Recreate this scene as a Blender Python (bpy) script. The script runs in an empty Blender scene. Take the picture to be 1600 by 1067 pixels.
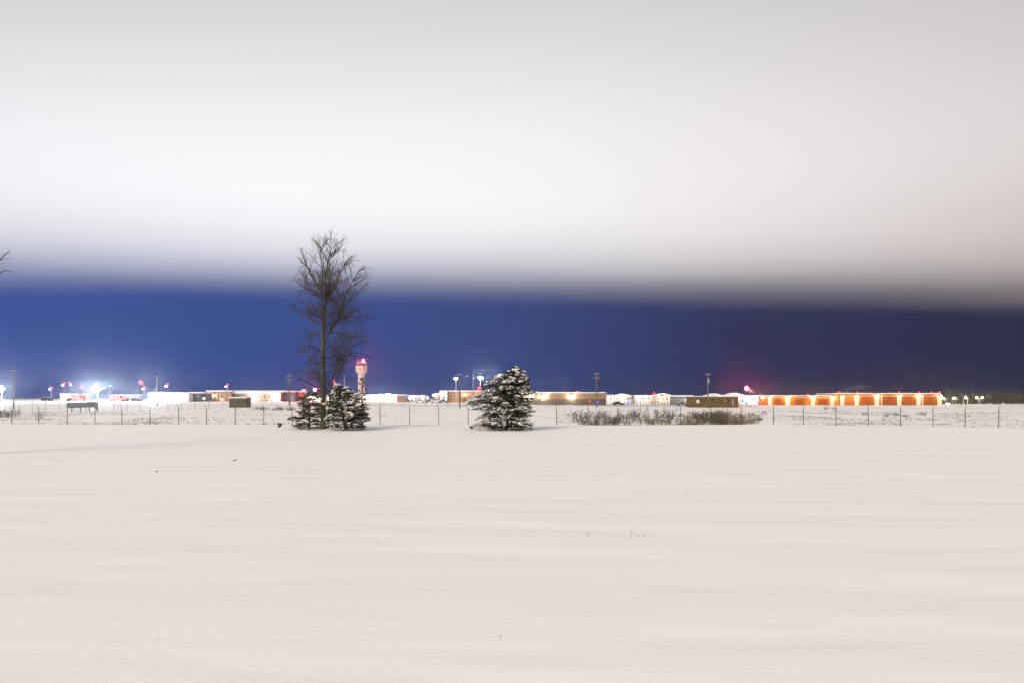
import bpy, math, random
import numpy as np
from mathutils import Vector, Matrix

# ------------------------------------------------------------------ camera
SC = bpy.context.scene
COL = SC.collection
F, HY, CH = 1067.0, 622.0, 1.7          # focal length and horizon row in photo pixels, eye height
cam_d = bpy.data.cameras.new('camera')
cam = bpy.data.objects.new('camera', cam_d)
COL.objects.link(cam)
cam.location = (0, 0, CH)
cam.rotation_euler = (math.radians(90), 0, 0)
cam_d.lens = 24.0
cam_d.sensor_width = 36.0
cam_d.shift_y = (HY - 533.5) / 1600.0
cam_d.clip_start = 0.1
cam_d.clip_end = 9000
SC.camera = cam

# ------------------------------------------------------------------ sky
W = bpy.data.worlds.new('World')
SC.world = W
W.use_nodes = True
wn, wl = W.node_tree.nodes, W.node_tree.links
wn.clear()


def wm(op, a, b=None, c=None):
    n = wn.new('ShaderNodeMath')
    n.operation = op
    for i, v in enumerate((a, b, c)):
        if v is None:
            continue
        if isinstance(v, (int, float)):
            n.inputs[i].default_value = v
        else:
            wl.new(v, n.inputs[i])
    return n.outputs[0]


def wramp(fac, stops):
    n = wn.new('ShaderNodeValToRGB')
    e = n.color_ramp.elements
    while len(e) < len(stops):
        e.new(0.5)
    for k, (p, c) in enumerate(stops):
        e[k].position = p
        e[k].color = (*c, 1)
    wl.new(fac, n.inputs[0])
    return n.outputs[0]


def wmix(fac, a, b):
    n = wn.new('ShaderNodeMix')
    n.data_type = 'RGBA'
    wl.new(fac, n.inputs[0])
    for s, v in ((6, a), (7, b)):
        if isinstance(v, tuple):
            n.inputs[s].default_value = (*v, 1)
        else:
            wl.new(v, n.inputs[s])
    return n.outputs[2]


tc = wn.new('ShaderNodeTexCoord')
sx = wn.new('ShaderNodeSeparateXYZ')
wl.new(tc.outputs['Generated'], sx.inputs[0])
dx, dy, dz = sx.outputs
zc = wm('MAXIMUM', dz, 0.02)
cu, cv = wm('DIVIDE', dx, zc), wm('DIVIDE', dy, zc)      # where the view ray meets a flat cloud deck
cvec = wn.new('ShaderNodeCombineXYZ')
wl.new(cu, cvec.inputs[0])
wl.new(cv, cvec.inputs[1])
nz = wn.new('ShaderNodeTexNoise')
nz.inputs['Scale'].default_value = 0.35
nz.inputs['Detail'].default_value = 2.0
wl.new(cvec.outputs[0], nz.inputs['Vector'])
nzc = wm('SUBTRACT', nz.outputs[0], 0.5)
# the deck ends far out over the airfield; its rim runs slightly away to the right
q = wm('ADD', wm('SUBTRACT', cv, wm('MULTIPLY', cu, 0.15)), wm('MULTIPLY', nzc, 0.9))
mr = wn.new('ShaderNodeMapRange')
mr.interpolation_type = 'SMOOTHSTEP'
mr.inputs[1].default_value = 3.35
mr.inputs[2].default_value = 7.75
wl.new(q, mr.inputs[0])
clear_fac = mr.outputs[0]
# the deck is lit from below by the airfield lamps: brightest above them
gu = wm('POWER', wm('DIVIDE', wm('ADD', cu, 1.0), 4.0), 2.0)
gv = wm('POWER', wm('DIVIDE', wm('SUBTRACT', cv, 3.85), 2.3), 2.0)
gu2 = wm('ABSOLUTE', gu)
gv2 = wm('MULTIPLY', gv, gv)
glow = wm('EXPONENT', wm('MULTIPLY', wm('ADD', gu2, gv2), -1.0))
lum = wm('ADD', 0.44, wm('MULTIPLY', glow, 0.545))
lum = wm('MULTIPLY', lum, wm('ADD', 1.0, wm('MULTIPLY', nzc, 0.08)))
side = wn.new('ShaderNodeMapRange')
side.inputs[1].default_value = 0.2
side.inputs[2].default_value = 4.5
wl.new(cu, side.inputs[0])
side2 = wn.new('ShaderNodeMapRange')
side2.inputs[1].default_value = -0.4
side2.inputs[2].default_value = -4.0
wl.new(cu, side2.inputs[0])
ccol = wmix(side2.outputs[0], wmix(side.outputs[0], (0.99, 0.965, 0.98), (1.0, 0.87, 0.835)), (0.95, 0.958, 1.03))
cl = wn.new('ShaderNodeVectorMath')
cl.operation = 'SCALE'
wl.new(ccol, cl.inputs[0])
wl.new(lum, cl.inputs['Scale'])
az = wm('DIVIDE', dx, wm('SQRT', wm('ADD', wm('MULTIPLY', dx, dx), wm('MULTIPLY', dy, dy))))
azf = wm('MULTIPLY_ADD', az, 0.8, 0.5)
blue = wramp(azf, [(0.0, (0.037, 0.080, 0.31)), (0.30, (0.038, 0.073, 0.26)), (0.52, (0.037, 0.061, 0.20)),
                   (0.75, (0.027, 0.032, 0.098)), (1.0, (0.018, 0.020, 0.056))])
skyc = wmix(clear_fac, cl.outputs[0], blue)
bg = wn.new('ShaderNodeBackground')
bg.inputs['Strength'].default_value = 1.0
wl.new(skyc, bg.inputs[0])
wo = wn.new('ShaderNodeOutputWorld')
wl.new(bg.outputs[0], wo.inputs[0])

# the town's lamps behind the camera, low and warm
sun_d = bpy.data.lights.new('sun', 'SUN')
sun_d.energy = 3.15
sun_d.angle = math.radians(22)
sun_d.color = (1.0, 0.89, 0.785)
sun = bpy.data.objects.new('sun', sun_d)
COL.objects.link(sun)
sun.rotation_euler = Vector((0.46, 0.72, -0.50)).to_track_quat('-Z', 'Y').to_euler()

SC.view_settings.view_transform = 'Standard'
SC.view_settings.look = 'None'
SC.view_settings.exposure = 0.0
SC.view_settings.gamma = 1.0
SC.view_settings.use_curve_mapping = False
cy = SC.cycles
cy.use_denoising = True
cy.use_adaptive_sampling = True
cy.adaptive_threshold = 0.02
cy.max_bounces = 4
cy.diffuse_bounces = 2
cy.glossy_bounces = 2
cy.transparent_max_bounces = 8
cy.volume_bounces = 0
cy.sample_clamp_indirect = 3.0
cy.use_light_tree = True
cy.caustics_reflective = False
cy.caustics_refractive = False

RNG = random.Random(7)

# ------------------------------------------------------------------ materials


def mat(name, col, rough=0.8, var=0.0, vscale=3.0, bump=0.0, bscale=20.0, metal=0.0, stretch=(1, 1, 1), col2=None, spec=0.3):
    m = bpy.data.materials.new(name)
    m.use_nodes = True
    n, l = m.node_tree.nodes, m.node_tree.links
    b = n['Principled BSDF']
    b.inputs['Base Color'].default_value = (*col, 1)
    b.inputs['Roughness'].default_value = rough
    b.inputs['Metallic'].default_value = metal
    b.inputs['Specular IOR Level'].default_value = spec
    if var > 0 or bump > 0 or col2:
        t = n.new('ShaderNodeTexCoord')
        mp = n.new('ShaderNodeMapping')
        mp.inputs['Scale'].default_value = stretch
        l.new(t.outputs['Object'], mp.inputs[0])
    if var > 0 or col2:
        x = n.new('ShaderNodeTexNoise')
        x.inputs['Scale'].default_value = vscale
        x.inputs['Detail'].default_value = 5
        l.new(mp.outputs[0], x.inputs['Vector'])
        r = n.new('ShaderNodeValToRGB')
        r.color_ramp.elements[0].position = 0.32
        r.color_ramp.elements[1].position = 0.68
        c2 = col2 if col2 else tuple(min(1, c * (1 + var)) for c in col)
        c1 = col if col2 else tuple(c * (1 - var) for c in col)
        r.color_ramp.elements[0].color = (*c1, 1)
        r.color_ramp.elements[1].color = (*c2, 1)
        l.new(x.outputs[0], r.inputs[0])
        l.new(r.outputs[0], b.inputs['Base Color'])
    if bump > 0:
        x = n.new('ShaderNodeTexNoise')
        x.inputs['Scale'].default_value = bscale
        x.inputs['Detail'].default_value = 4
        l.new(mp.outputs[0], x.inputs['Vector'])
        bp = n.new('ShaderNodeBump')
        bp.inputs['Strength'].default_value = bump
        bp.inputs['Distance'].default_value = 0.05
        l.new(x.outputs[0], bp.inputs['Height'])
        l.new(bp.outputs[0], b.inputs['Normal'])
    return m


def emit(name, col, s):
    m = bpy.data.materials.new(name)
    m.use_nodes = True
    b = m.node_tree.nodes['Principled BSDF']
    b.inputs['Base Color'].default_value = (*[min(1, c) for c in col], 1)
    b.inputs['Emission Color'].default_value = (*col, 1)
    b.inputs['Emission Strength'].default_value = s
    return m


M = {}
M['snow_cap'] = mat('snow_cap', (0.84, 0.84, 0.85), 0.7, bump=0.3, bscale=6)
M['bark'] = mat('bark', (0.022, 0.019, 0.013), 0.9, vscale=1.6, stretch=(3, 3, 0.7), col2=(0.115, 0.10, 0.058), bump=0.6, bscale=12)
M['twig'] = mat('twig', (0.07, 0.056, 0.044), 0.9, var=0.3, vscale=2)
M['needle'] = mat('needle', (0.024, 0.031, 0.016), 0.75, col2=(0.06, 0.07, 0.034), vscale=4)
M['needle_brown'] = mat('needle_brown', (0.045, 0.04, 0.022), 0.8, col2=(0.10, 0.085, 0.045), vscale=4)
M['tree_snow'] = mat('tree_snow', (0.80, 0.78, 0.74), 0.7, bump=0.4, bscale=18)
M['brush'] = mat('brush', (0.085, 0.066, 0.045), 0.95, col2=(0.21, 0.175, 0.125), vscale=0.8)
M['brush_dark'] = mat('brush_dark', (0.05, 0.042, 0.03), 0.95, col2=(0.12, 0.10, 0.07), vscale=0.8)
M['straw'] = mat('straw', (0.20, 0.165, 0.11), 0.95, col2=(0.36, 0.31, 0.23), vscale=0.8)
M['grass'] = mat('grass', (0.14, 0.115, 0.08), 0.95, col2=(0.32, 0.27, 0.2), vscale=0.6)
M['galv'] = mat('galvanised_steel', (0.17, 0.165, 0.155), 0.55, var=0.25, vscale=2, metal=0.3)
M['wire'] = mat('wire', (0.16, 0.16, 0.155), 0.5, metal=0.4, var=0.1)
M['cable'] = mat('cable', (0.03, 0.03, 0.035), 0.7, var=0.1)
M['wood'] = mat('pole_wood', (0.13, 0.105, 0.08), 0.9, var=0.35, vscale=1.5, stretch=(4, 4, 0.5), bump=0.3)
M['palepole'] = mat('pale_pole', (0.52, 0.52, 0.54), 0.5, var=0.1)
M['greypole'] = mat('grey_pole', (0.26, 0.27, 0.27), 0.6, var=0.15)
M['dark'] = mat('dark_metal', (0.04, 0.04, 0.045), 0.6, var=0.2)
M['white_wall'] = mat('white_wall', (0.72, 0.71, 0.68), 0.7, var=0.06, vscale=0.5)
M['cream_wall'] = mat('cream_wall', (0.58, 0.52, 0.42), 0.8, var=0.08, vscale=0.4)
M['pink_brick'] = mat('pink_brick', (0.42, 0.26, 0.19), 0.9, var=0.15, vscale=1.2, bump=0.2)
M['red_brick'] = mat('red_brick', (0.40, 0.20, 0.11), 0.9, var=0.18, vscale=1.0, bump=0.2)
M['tan'] = mat('tan_cladding', (0.27, 0.175, 0.105), 0.8, var=0.14, vscale=0.5)
M['tan_dark'] = mat('dark_cladding', (0.12, 0.085, 0.06), 0.8, var=0.2, vscale=0.5)
M['brown'] = mat('brown_siding', (0.125, 0.083, 0.026), 0.85, var=0.2, vscale=0.8)
M['olive'] = mat('olive_boards', (0.105, 0.09, 0.055), 0.85, var=0.15, vscale=1)
M['bluegrey'] = mat('blue_grey_cladding', (0.085, 0.11, 0.16), 0.7, var=0.15, vscale=0.6)
M['grey_wall'] = mat('grey_wall', (0.22, 0.21, 0.21), 0.8, var=0.12, vscale=0.6)
M['hangar'] = mat('hangar_cladding', (0.37, 0.125, 0.032), 0.75, var=0.1, vscale=0.3)
M['hangar_door'] = mat('hangar_door', (0.26, 0.075, 0.013), 0.6, var=0.12, vscale=0.4)
M['pilaster'] = mat('pilaster', (0.66, 0.58, 0.46), 0.8, var=0.06)
M['concrete'] = mat('tower_concrete', (0.58, 0.45, 0.40), 0.85, var=0.12, vscale=0.4, bump=0.15)
M['pale_concrete'] = mat('pale_concrete', (0.62, 0.56, 0.53), 0.85, var=0.08, vscale=0.5)
M['panel'] = mat('dark_panel', (0.062, 0.066, 0.075), 0.6, var=0.25, vscale=0.7)
M['glass'] = mat('dark_glass', (0.03, 0.04, 0.05), 0.08, var=0.05, spec=0.6)
M['trim'] = mat('pale_trim', (0.6, 0.58, 0.54), 0.7, var=0.05)
M['carpaint_dark'] = mat('dark_paint', (0.035, 0.03, 0.03), 0.35, var=0.05)
M['carpaint_red'] = mat('red_paint', (0.50, 0.17, 0.15), 0.35, var=0.05)
M['carpaint_white'] = mat('white_paint', (0.7, 0.7, 0.7), 0.35, var=0.05)
M['carpaint_grey'] = mat('grey_paint', (0.2, 0.21, 0.23), 0.35, var=0.05)
M['carpaint_yellow'] = mat('yellow_paint', (0.7, 0.48, 0.03), 0.45, var=0.05)
M['rubber'] = mat('rubber', (0.02, 0.02, 0.02), 0.9, var=0.1)
M['dome'] = mat('dome_white', (0.7, 0.72, 0.78), 0.5, var=0.04)
M['signface'] = emit('lit_sign_face', (1.0, 0.86, 0.72), 2.2)
M['yellowlit'] = mat('yellow_band', (0.75, 0.52, 0.05), 0.5, var=0.05)
E = {
    'flood': emit('floodlight_glow', (0.80, 0.89, 1.0), 1000),
    'cool': emit('cool_lamp_glow', (0.90, 0.95, 1.0), 260),
    'neutral': emit('neutral_lamp_glow', (1.0, 0.95, 0.84), 230),
    'warm': emit('warm_lamp_glow', (1.0, 0.80, 0.50), 150),
    'sodium': emit('sodium_lamp_glow', (1.0, 0.54, 0.16), 230),
    'street': emit('street_lamp_glow', (1.0, 0.84, 0.55), 420),
    'soft': emit('soft_lamp_glow', (0.88, 0.93, 1.0), 25),
    'red': emit('red_lamp_glow', (1.0, 0.010, 0.032), 6),
    'beacon': emit('red_beacon_glow', (1.0, 0.02, 0.06), 700),
    'blue': emit('blue_lamp_glow', (0.03, 0.045, 1.0), 8),
    'pink': emit('pink_lamp_glow', (1.0, 0.03, 0.055), 9),
}

# ------------------------------------------------------------------ mesh helpers


class MB:
    def __init__(s):
        s.v, s.f = [], []

    def add(s, vs, fs):
        o = len(s.v)
        s.v += [tuple(p) for p in vs]
        s.f += [tuple(i + o for i in f) for f in fs]
        return s

    def box(s, x0, x1, y0, y1, z0, z1):
        return s.add([(x, y, z) for z in (z0, z1) for y in (y0, y1) for x in (x0, x1)],
                     [(0, 2, 3, 1), (4, 5, 7, 6), (0, 1, 5, 4), (2, 6, 7, 3), (0, 4, 6, 2), (1, 3, 7, 5)])

    def prism(s, poly, y0, y1):
        """poly: (x, z) outline, extruded along y"""
        n = len(poly)
        vs = [(x, y0, z) for x, z in poly] + [(x, y1, z) for x, z in poly]
        fs = [tuple(range(n)), tuple(range(2 * n - 1, n - 1, -1))]
        fs += [(i, i + n, (i + 1) % n + n, (i + 1) % n) for i in range(n)]
        return s.add(vs, fs)

    def rev(s, prof, c=(0, 0, 0), n=12, rot=0.0):
        """profile of (radius, z) turned round the z axis"""
        vs = []
        for r, z in prof:
            for k in range(n):
                a = 2 * math.pi * (k + rot) / n
                vs.append((c[0] + r * math.cos(a), c[1] + r * math.sin(a), c[2] + z))
        fs = []
        for i in range(len(prof) - 1):
            for k in range(n):
                k2 = (k + 1) % n
                fs.append((i * n + k, i * n + k2, (i + 1) * n + k2, (i + 1) * n + k))
        fs.append(tuple(range(n - 1, -1, -1)))
        m = (len(prof) - 1) * n
        fs.append(tuple(range(m, m + n)))
        return s.add(vs, fs)

    def tube(s, pts, rad, n=6, cap=True):
        pts = [Vector(p) for p in pts]
        vs, fs = [], []
        ref = None
        for i, p in enumerate(pts):
            t = (pts[min(i + 1, len(pts) - 1)] - pts[max(i - 1, 0)])
            if t.length < 1e-9:
                t = Vector((0, 0, 1))
            t.normalize()
            if ref is None:
                ref = t.orthogonal().normalized()
            ref = (ref - t * ref.dot(t))
            if ref.length < 1e-6:
                ref = t.orthogonal()
            ref.normalize()
            b = t.cross(ref)
            r = rad[i] if hasattr(rad, '__len__') else rad
            for k in range(n):
                a = 2 * math.pi * k / n
                vs.append(p + (ref * math.cos(a) + b * math.sin(a)) * r)
        for i in range(len(pts) - 1):
            for k in range(n):
                k2 = (k + 1) % n
                fs.append((i * n + k, i * n + k2, (i + 1) * n + k2, (i + 1) * n + k))
        if cap and n > 2:
            fs.append(tuple(range(n - 1, -1, -1)))
            m = (len(pts) - 1) * n
            fs.append(tuple(range(m, m + n)))
        return s.add(vs, fs)

    def ball(s, c, r, sz=(1, 1, 1), n=8, m=5, rng=None, jit=0.0):
        vs = [(c[0], c[1], c[2] - r * sz[2])]
        for i in range(1, m):
            th = math.pi * i / m
            for k in range(n):
                a = 2 * math.pi * (k + 0.5 * (i % 2)) / n
                j = 1 + (rng.uniform(-jit, jit) if rng else 0)
                vs.append((c[0] + r * j * sz[0] * math.sin(th) * math.cos(a), c[1] + r * j * sz[1] * math.sin(th) * math.sin(a), c[2] - r * j * sz[2] * math.cos(th)))
        vs.append((c[0], c[1], c[2] + r * sz[2]))
        fs = [(0, 1 + (k + 1) % n, 1 + k) for k in range(n)]
        for i in range(m - 2):
            for k in range(n):
                a, b = 1 + i * n + k, 1 + i * n + (k + 1) % n
                fs.append((a, b, b + n, a + n))
        t = len(vs) - 1
        o = 1 + (m - 2) * n
        fs += [(t, o + k, o + (k + 1) % n) for k in range(n)]
        return s.add(vs, fs)

    def build(s, name, material, parent=None, origin=None, smooth=False):
        me = bpy.data.meshes.new(name)
        o = origin if origin is not None else (root_loc(parent) if parent else Vector((0, 0, 0)))
        me.from_pydata([(x - o[0], y - o[1], z - o[2]) for x, y, z in s.v], [], s.f)
        me.materials.append(material)
        if smooth:
            me.polygons.foreach_set('use_smooth', [True] * len(me.polygons))
        me.update()
        ob = bpy.data.objects.new(name, me)
        COL.objects.link(ob)
        if parent:
            ob.parent = parent
        else:
            ob.location = o
        return ob


def root_loc(o):
    while o.parent:
        o = o.parent
    return o.location


def tag(o, label=None, cat=None, group=None, kind=None):
    for k, v in (('label', label), ('category', cat), ('group', group), ('kind', kind)):
        if v:
            o[k] = v
    return o


def thing(name, label, cat, loc, group=None):
    o = bpy.data.objects.new(name, None)
    o.empty_display_size = 0.3
    COL.objects.link(o)
    o.location = loc
    return tag(o, label, cat, group)


def copy_tree(o, parent=None):
    c = o.copy()
    COL.objects.link(c)
    if parent:
        c.parent = parent
    for ch in list(o.children):
        copy_tree(ch, c)
    return c


def PX(px, D):
    return (px - 800.0) / F * D


def PZ(py, D):
    return CH - (py - HY) / F * D


# ------------------------------------------------------------------ the ground

def vnoise(x, y, seed=0):
    x = np.asarray(x, float)
    y = np.asarray(y, float)
    xi, yi = np.floor(x).astype(np.int64), np.floor(y).astype(np.int64)
    fx, fy = x - xi, y - yi
    fx, fy = fx * fx * fx * (fx * (fx * 6 - 15) + 10), fy * fy * fy * (fy * (fy * 6 - 15) + 10)

    def h(a, b):
        n = (a * 374761393 + b * 668265263 + seed * 2147483647) & 0xFFFFFFFF
        n = ((n ^ (n >> 13)) * 1274126177) & 0xFFFFFFFF
        return ((n ^ (n >> 16)) & 0xFFFF) / 32767.5 - 1.0
    a, b, c, d = h(xi, yi), h(xi + 1, yi), h(xi, yi + 1), h(xi + 1, yi + 1)
    return (a * (1 - fx) + b * fx) * (1 - fy) + (c * (1 - fx) + d * fx) * fy


ND = [80, 100, 130, 150, 200, 250, 300, 400, 600, 1200, 2600]
CPX = np.array([0., 400, 700, 1000, 1200, 1400, 1600])
CREST = np.array([45.3, 43.6, 45.0, 43.2, 44.6, 42.2, 38.8])
ROWS = np.array([
    [660, 654, 647.5, 644, 633, 627.5, 625.6, 624.6, 624.0, 623.3, 622.5],
    [659, 652, 645, 641, 633, 628.0, 626.0, 625.0, 624.2, 623.4, 622.5],
    [659, 652, 644, 640, 635.5, 631.5, 629.0, 627.0, 625.6, 624.0, 622.6],
    [659.5, 652, 644, 640, 636.5, 633.5, 631.5, 629.5, 627.5, 624.6, 622.7],
    [659, 652, 645, 641, 637, 634.5, 633, 631.6, 629.5, 625.4, 622.8],
    [661, 654, 646, 642, 637.5, 635, 633.2, 631.5, 629.6, 625.6, 622.8],
    [663, 656, 648, 644, 638, 635, 633, 631, 629.5, 625.8, 622.8]])


def ground_raw(x, y):
    ys = np.maximum(y, 1.0)
    px = np.clip(800 + F * x / ys, 0, 1600)
    cr = np.interp(px, CPX, CREST)
    z = np.zeros_like(ys)
    # node depths: crest, crest+14, 70, then ND
    zs = [np.zeros_like(px), np.full_like(px, -0.92), np.full_like(px, -1.0)]
    ds = [cr, cr + 14, np.full_like(px, 69.0)]
    for k, D in enumerate(ND):
        zs.append(CH - (np.interp(px, CPX, ROWS[:, k]) - HY) / F * D)
        ds.append(np.full_like(px, float(D)))
    for k in range(len(ds) - 1):
        t = (ys - ds[k]) / (ds[k + 1] - ds[k])
        m = (t >= 0) & (t < 1)
        z = np.where(m, zs[k] * (1 - t) + zs[k + 1] * t, z)
    z = np.where(ys >= ds[-1], zs[-1], z)
    return z


def ground_z(x, y):
    x = np.asarray(x, float)
    y = np.asarray(y, float)
    z = sum(ground_raw(x * s, y * s) for s in (0.95, 0.975, 1.0, 1.025, 1.05)) / 5
    far = np.clip((y - 50) / 40, 0, 1) * np.clip((190 - y) / 60, 0, 1)
    z = z + far * (0.10 * vnoise(x / 7, y / 6, 3) + 0.05 * vnoise(x / 2.2, y / 2.0, 4))
    near = np.clip((60 - y) / 14, 0, 1)
    wob = 0.9 * vnoise(x / 9, y / 9, 11)
    z = z + near * (0.035 * vnoise(x / 14 + 3, y / 5, 5)
                    + 0.014 * vnoise(x / 11 + y * 0.02, (y + wob) / 1.25, 6) * (0.8 + 0.5 * np.clip(-x / 12, -0.6, 1))
                    + 0.010 * vnoise(x / 4.5, (y + 0.12 * x + wob) / 0.55, 7)
                    + 0.0045 * vnoise(x / 0.8, y / 0.27, 8))
    return z


def G(x, y):
    return float(ground_z(np.array([x]), np.array([y]))[0])


ys = list(np.arange(-14, 2.4, 0.6))
y = 2.4
while y < 44:
    ys.append(y)
    y += max(0.05, y * 0.0058)
while y < 135:
    ys.append(y)
    y += 0.62
while y < 2600:
    ys.append(y)
    y *= 1.022
ys = np.array(ys)
ks = np.concatenate([np.linspace(-2.2, -0.82, 28)[:-1], np.linspace(-0.82, 0.82, 300), np.linspace(0.82, 2.2, 28)[1:]])
YY, KK = np.meshgrid(ys, ks, indexing='ij')
XX = KK * (YY + 15.5)
ZZ = ground_z(XX, YY)
nr, nc = XX.shape
me = bpy.data.meshes.new('ground')
vv = np.stack([XX, YY, ZZ], -1).reshape(-1, 3)
i0 = (np.arange(nr - 1)[:, None] * nc + np.arange(nc - 1)[None, :]).reshape(-1)
quads = np.stack([i0, i0 + 1, i0 + nc + 1, i0 + nc], -1)
me.vertices.add(len(vv))
me.vertices.foreach_set('co', vv.reshape(-1))
me.loops.add(quads.size)
me.loops.foreach_set('vertex_index', quads.reshape(-1))
me.polygons.add(len(quads))
me.polygons.foreach_set('loop_start', np.arange(0, quads.size, 4))
me.polygons.foreach_set('use_smooth', np.ones(len(quads), bool))
me.update()
me.validate()
sm = mat('snow_ground', (0.80, 0.775, 0.765), 0.65, spec=0.15)
n, l = sm.node_tree.nodes, sm.node_tree.links
b = n['Principled BSDF']
t = n.new('ShaderNodeTexCoord')
prev = None
for sc_, st, di in (((0.12, 0.9, 1), 0.5, 0.05), ((0.5, 2.6, 1), 0.35, 0.02), ((22, 30, 26), 0.35, 0.011)):
    mp = n.new('ShaderNodeMapping')
    mp.inputs['Scale'].default_value = sc_
    l.new(t.outputs['Object'], mp.inputs[0])
    x = n.new('ShaderNodeTexNoise')
    x.inputs['Scale'].default_value = 1.0
    x.inputs['Detail'].default_value = 4
    l.new(mp.outputs[0], x.inputs['Vector'])
    bp = n.new('ShaderNodeBump')
    bp.inputs['Strength'].default_value = st
    bp.inputs['Distance'].default_value = di
    l.new(x.outputs[0], bp.inputs['Height'])
    if prev:
        l.new(prev, bp.inputs['Normal'])
    prev = bp.outputs[0]
l.new(prev, b.inputs['Normal'])
mp = n.new('ShaderNodeMapping')
mp.inputs['Scale'].default_value = (0.07, 0.35, 1)
l.new(t.outputs['Object'], mp.inputs[0])
x = n.new('ShaderNodeTexNoise')
x.inputs['Scale'].default_value = 1.0
x.inputs['Detail'].default_value = 6
l.new(mp.outputs[0], x.inputs['Vector'])
r = n.new('ShaderNodeValToRGB')
r.color_ramp.elements[0].position = 0.35
r.color_ramp.elements[1].position = 0.65
r.color_ramp.elements[0].color = (0.832, 0.808, 0.788, 1)
r.color_ramp.elements[1].color = (0.84, 0.824, 0.812, 1)
l.new(x.outputs[0], r.inputs[0])
l.new(r.outputs[0], b.inputs['Base Color'])
me.materials.append(sm)
ground = bpy.data.objects.new('ground', me)
COL.objects.link(ground)
tag(ground, kind='structure', label='wide snow covered field running out to the airfield')

# ------------------------------------------------------------------ buildings and other far things


def building(name, label, cat, px0, px1, ytop, D, dd, wall, roof='flat', ridge=0, base=None, group=None, eave=0.35, snow=0.35, rot=0):
    """front wall spans photo columns px0..px1 at distance D and is dd metres deep"""
    x0, x1 = PX(px0, D), PX(px1, D)
    xm = (x0 + x1) / 2
    zb = min(G(x0, D), G(x1, D)) - 0.25
    zt = PZ(ytop, D)
    t = thing(name, label, cat, (xm, D, G(xm, D)), group)
    MB().box(x0, x1, D, D + dd, zb, zt).build('wall', M[wall], t)
    if roof == 'flat':
        MB().box(x0 - eave, x1 + eave, D - eave, D + dd + eave, zt, zt + 0.22).build('roof_edge', M['trim'], t)
        rb = MB().box(x0 - eave * .6, x1 + eave * .6, D - eave * .6, D + dd + eave * .6, zt + 0.221, zt + 0.22 + snow)
        rb.build('roof_snow', M['snow_cap'], t)
    elif roof == 'gable':          # ridge runs away from the viewer
        zr = zt + ridge
        MB().prism([(x0, zt), (x1, zt), (xm, zr)], D + 0.05, D + dd - 0.05).build('gable', M[wall], t)
        e = eave
        sl = ridge / (xm - x0)
        MB().prism([(x0 - e, zt - e * sl), (xm, zr), (x1 + e, zt - e * sl), (x1 + e, zt - e * sl + snow), (xm, zr + snow), (x0 - e, zt - e * sl + snow)],
                   D - e, D + dd + e).build('roof_snow', M['snow_cap'], t)
    elif roof == 'slope':          # ridge runs left to right
        zr = zt + ridge
        mb = MB()
        e = eave
        pts = [(D - e, zt - 0.1), (D + dd / 2, zr), (D + dd + e, zt - 0.1)]
        vs = []
        for xx in (x0 - e, x1 + e):
            for yy, zz in pts:
                vs += [(xx, yy, zz), (xx, yy, zz + snow)]
        fs = [(0, 1, 3, 2), (2, 3, 5, 4), (6, 8, 9, 7), (8, 10, 11, 9), (1, 7, 9, 3), (3, 9, 11, 5), (0, 2, 8, 6), (2, 4, 10, 8), (0, 6, 7, 1), (4, 5, 11, 10)]
        mb.add(vs, fs).build('roof_snow', M['snow_cap'], t)
        for xx in (x0 + 0.02, x1 - 0.22):
            g = MB()
            g.add([(xx + o_, yy, zz) for o_ in (0, 0.2) for yy, zz in ((D, zt), (D + dd, zt), (D + dd / 2, zr - 0.03))], [(0, 1, 2), (5, 4, 3), (0, 3, 4, 1), (1, 4, 5, 2), (2, 5, 3, 0)])
            g.build('gable', M[wall], t)
    return t


def on_front(t, D, name, px, py, w, h, material, proud=0.06, sub=None, subm='glass', fr=0.14):
    x, z = PX(px, D), PZ(py, D)
    o = MB().box(x - w / 2, x + w / 2, D - proud, D + 0.02, z - h / 2, z + h / 2).build(name, M[material], t)
    if sub:
        MB().box(x - w / 2 + fr, x + w / 2 - fr, D - proud - 0.012, D - proud + 0.01, z - h / 2 + fr, z + h / 2 - fr).build(sub, M[subm], o)
    return o


def wall_lamp(t, D, px, py, glow, r=0.34, out=0.75):
    x, z = PX(px, D), PZ(py, D)
    h = MB().box(x - r, x + r, D - out + 0.15, D + 0.02, z + r * 0.75, z + r * 0.75 + 0.22).build('lamp_housing', M['dark'], t)
    MB().ball((x, D - out, z), r, (1, 0.8, 0.75), 10, 6).build('lamp', E[glow], h, smooth=True)
    return h


def roof_units(t, D, dd, spec):
    """spec: (px, ytop, width, height)"""
    for px, py, w, h in spec:
        x, z = PX(px, D + dd * 0.4), PZ(py, D + dd * 0.4)
        MB().box(x - w / 2, x + w / 2, D + dd * 0.4, D + dd * 0.4 + w, z - h - 0.6, z).build('roof_vent', M['trim'], t)


def windows(t, D, spec, w, h, frame='trim'):
    for px, py in spec:
        on_front(t, D, 'window', px, py, w, h, frame, sub='pane')


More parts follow.
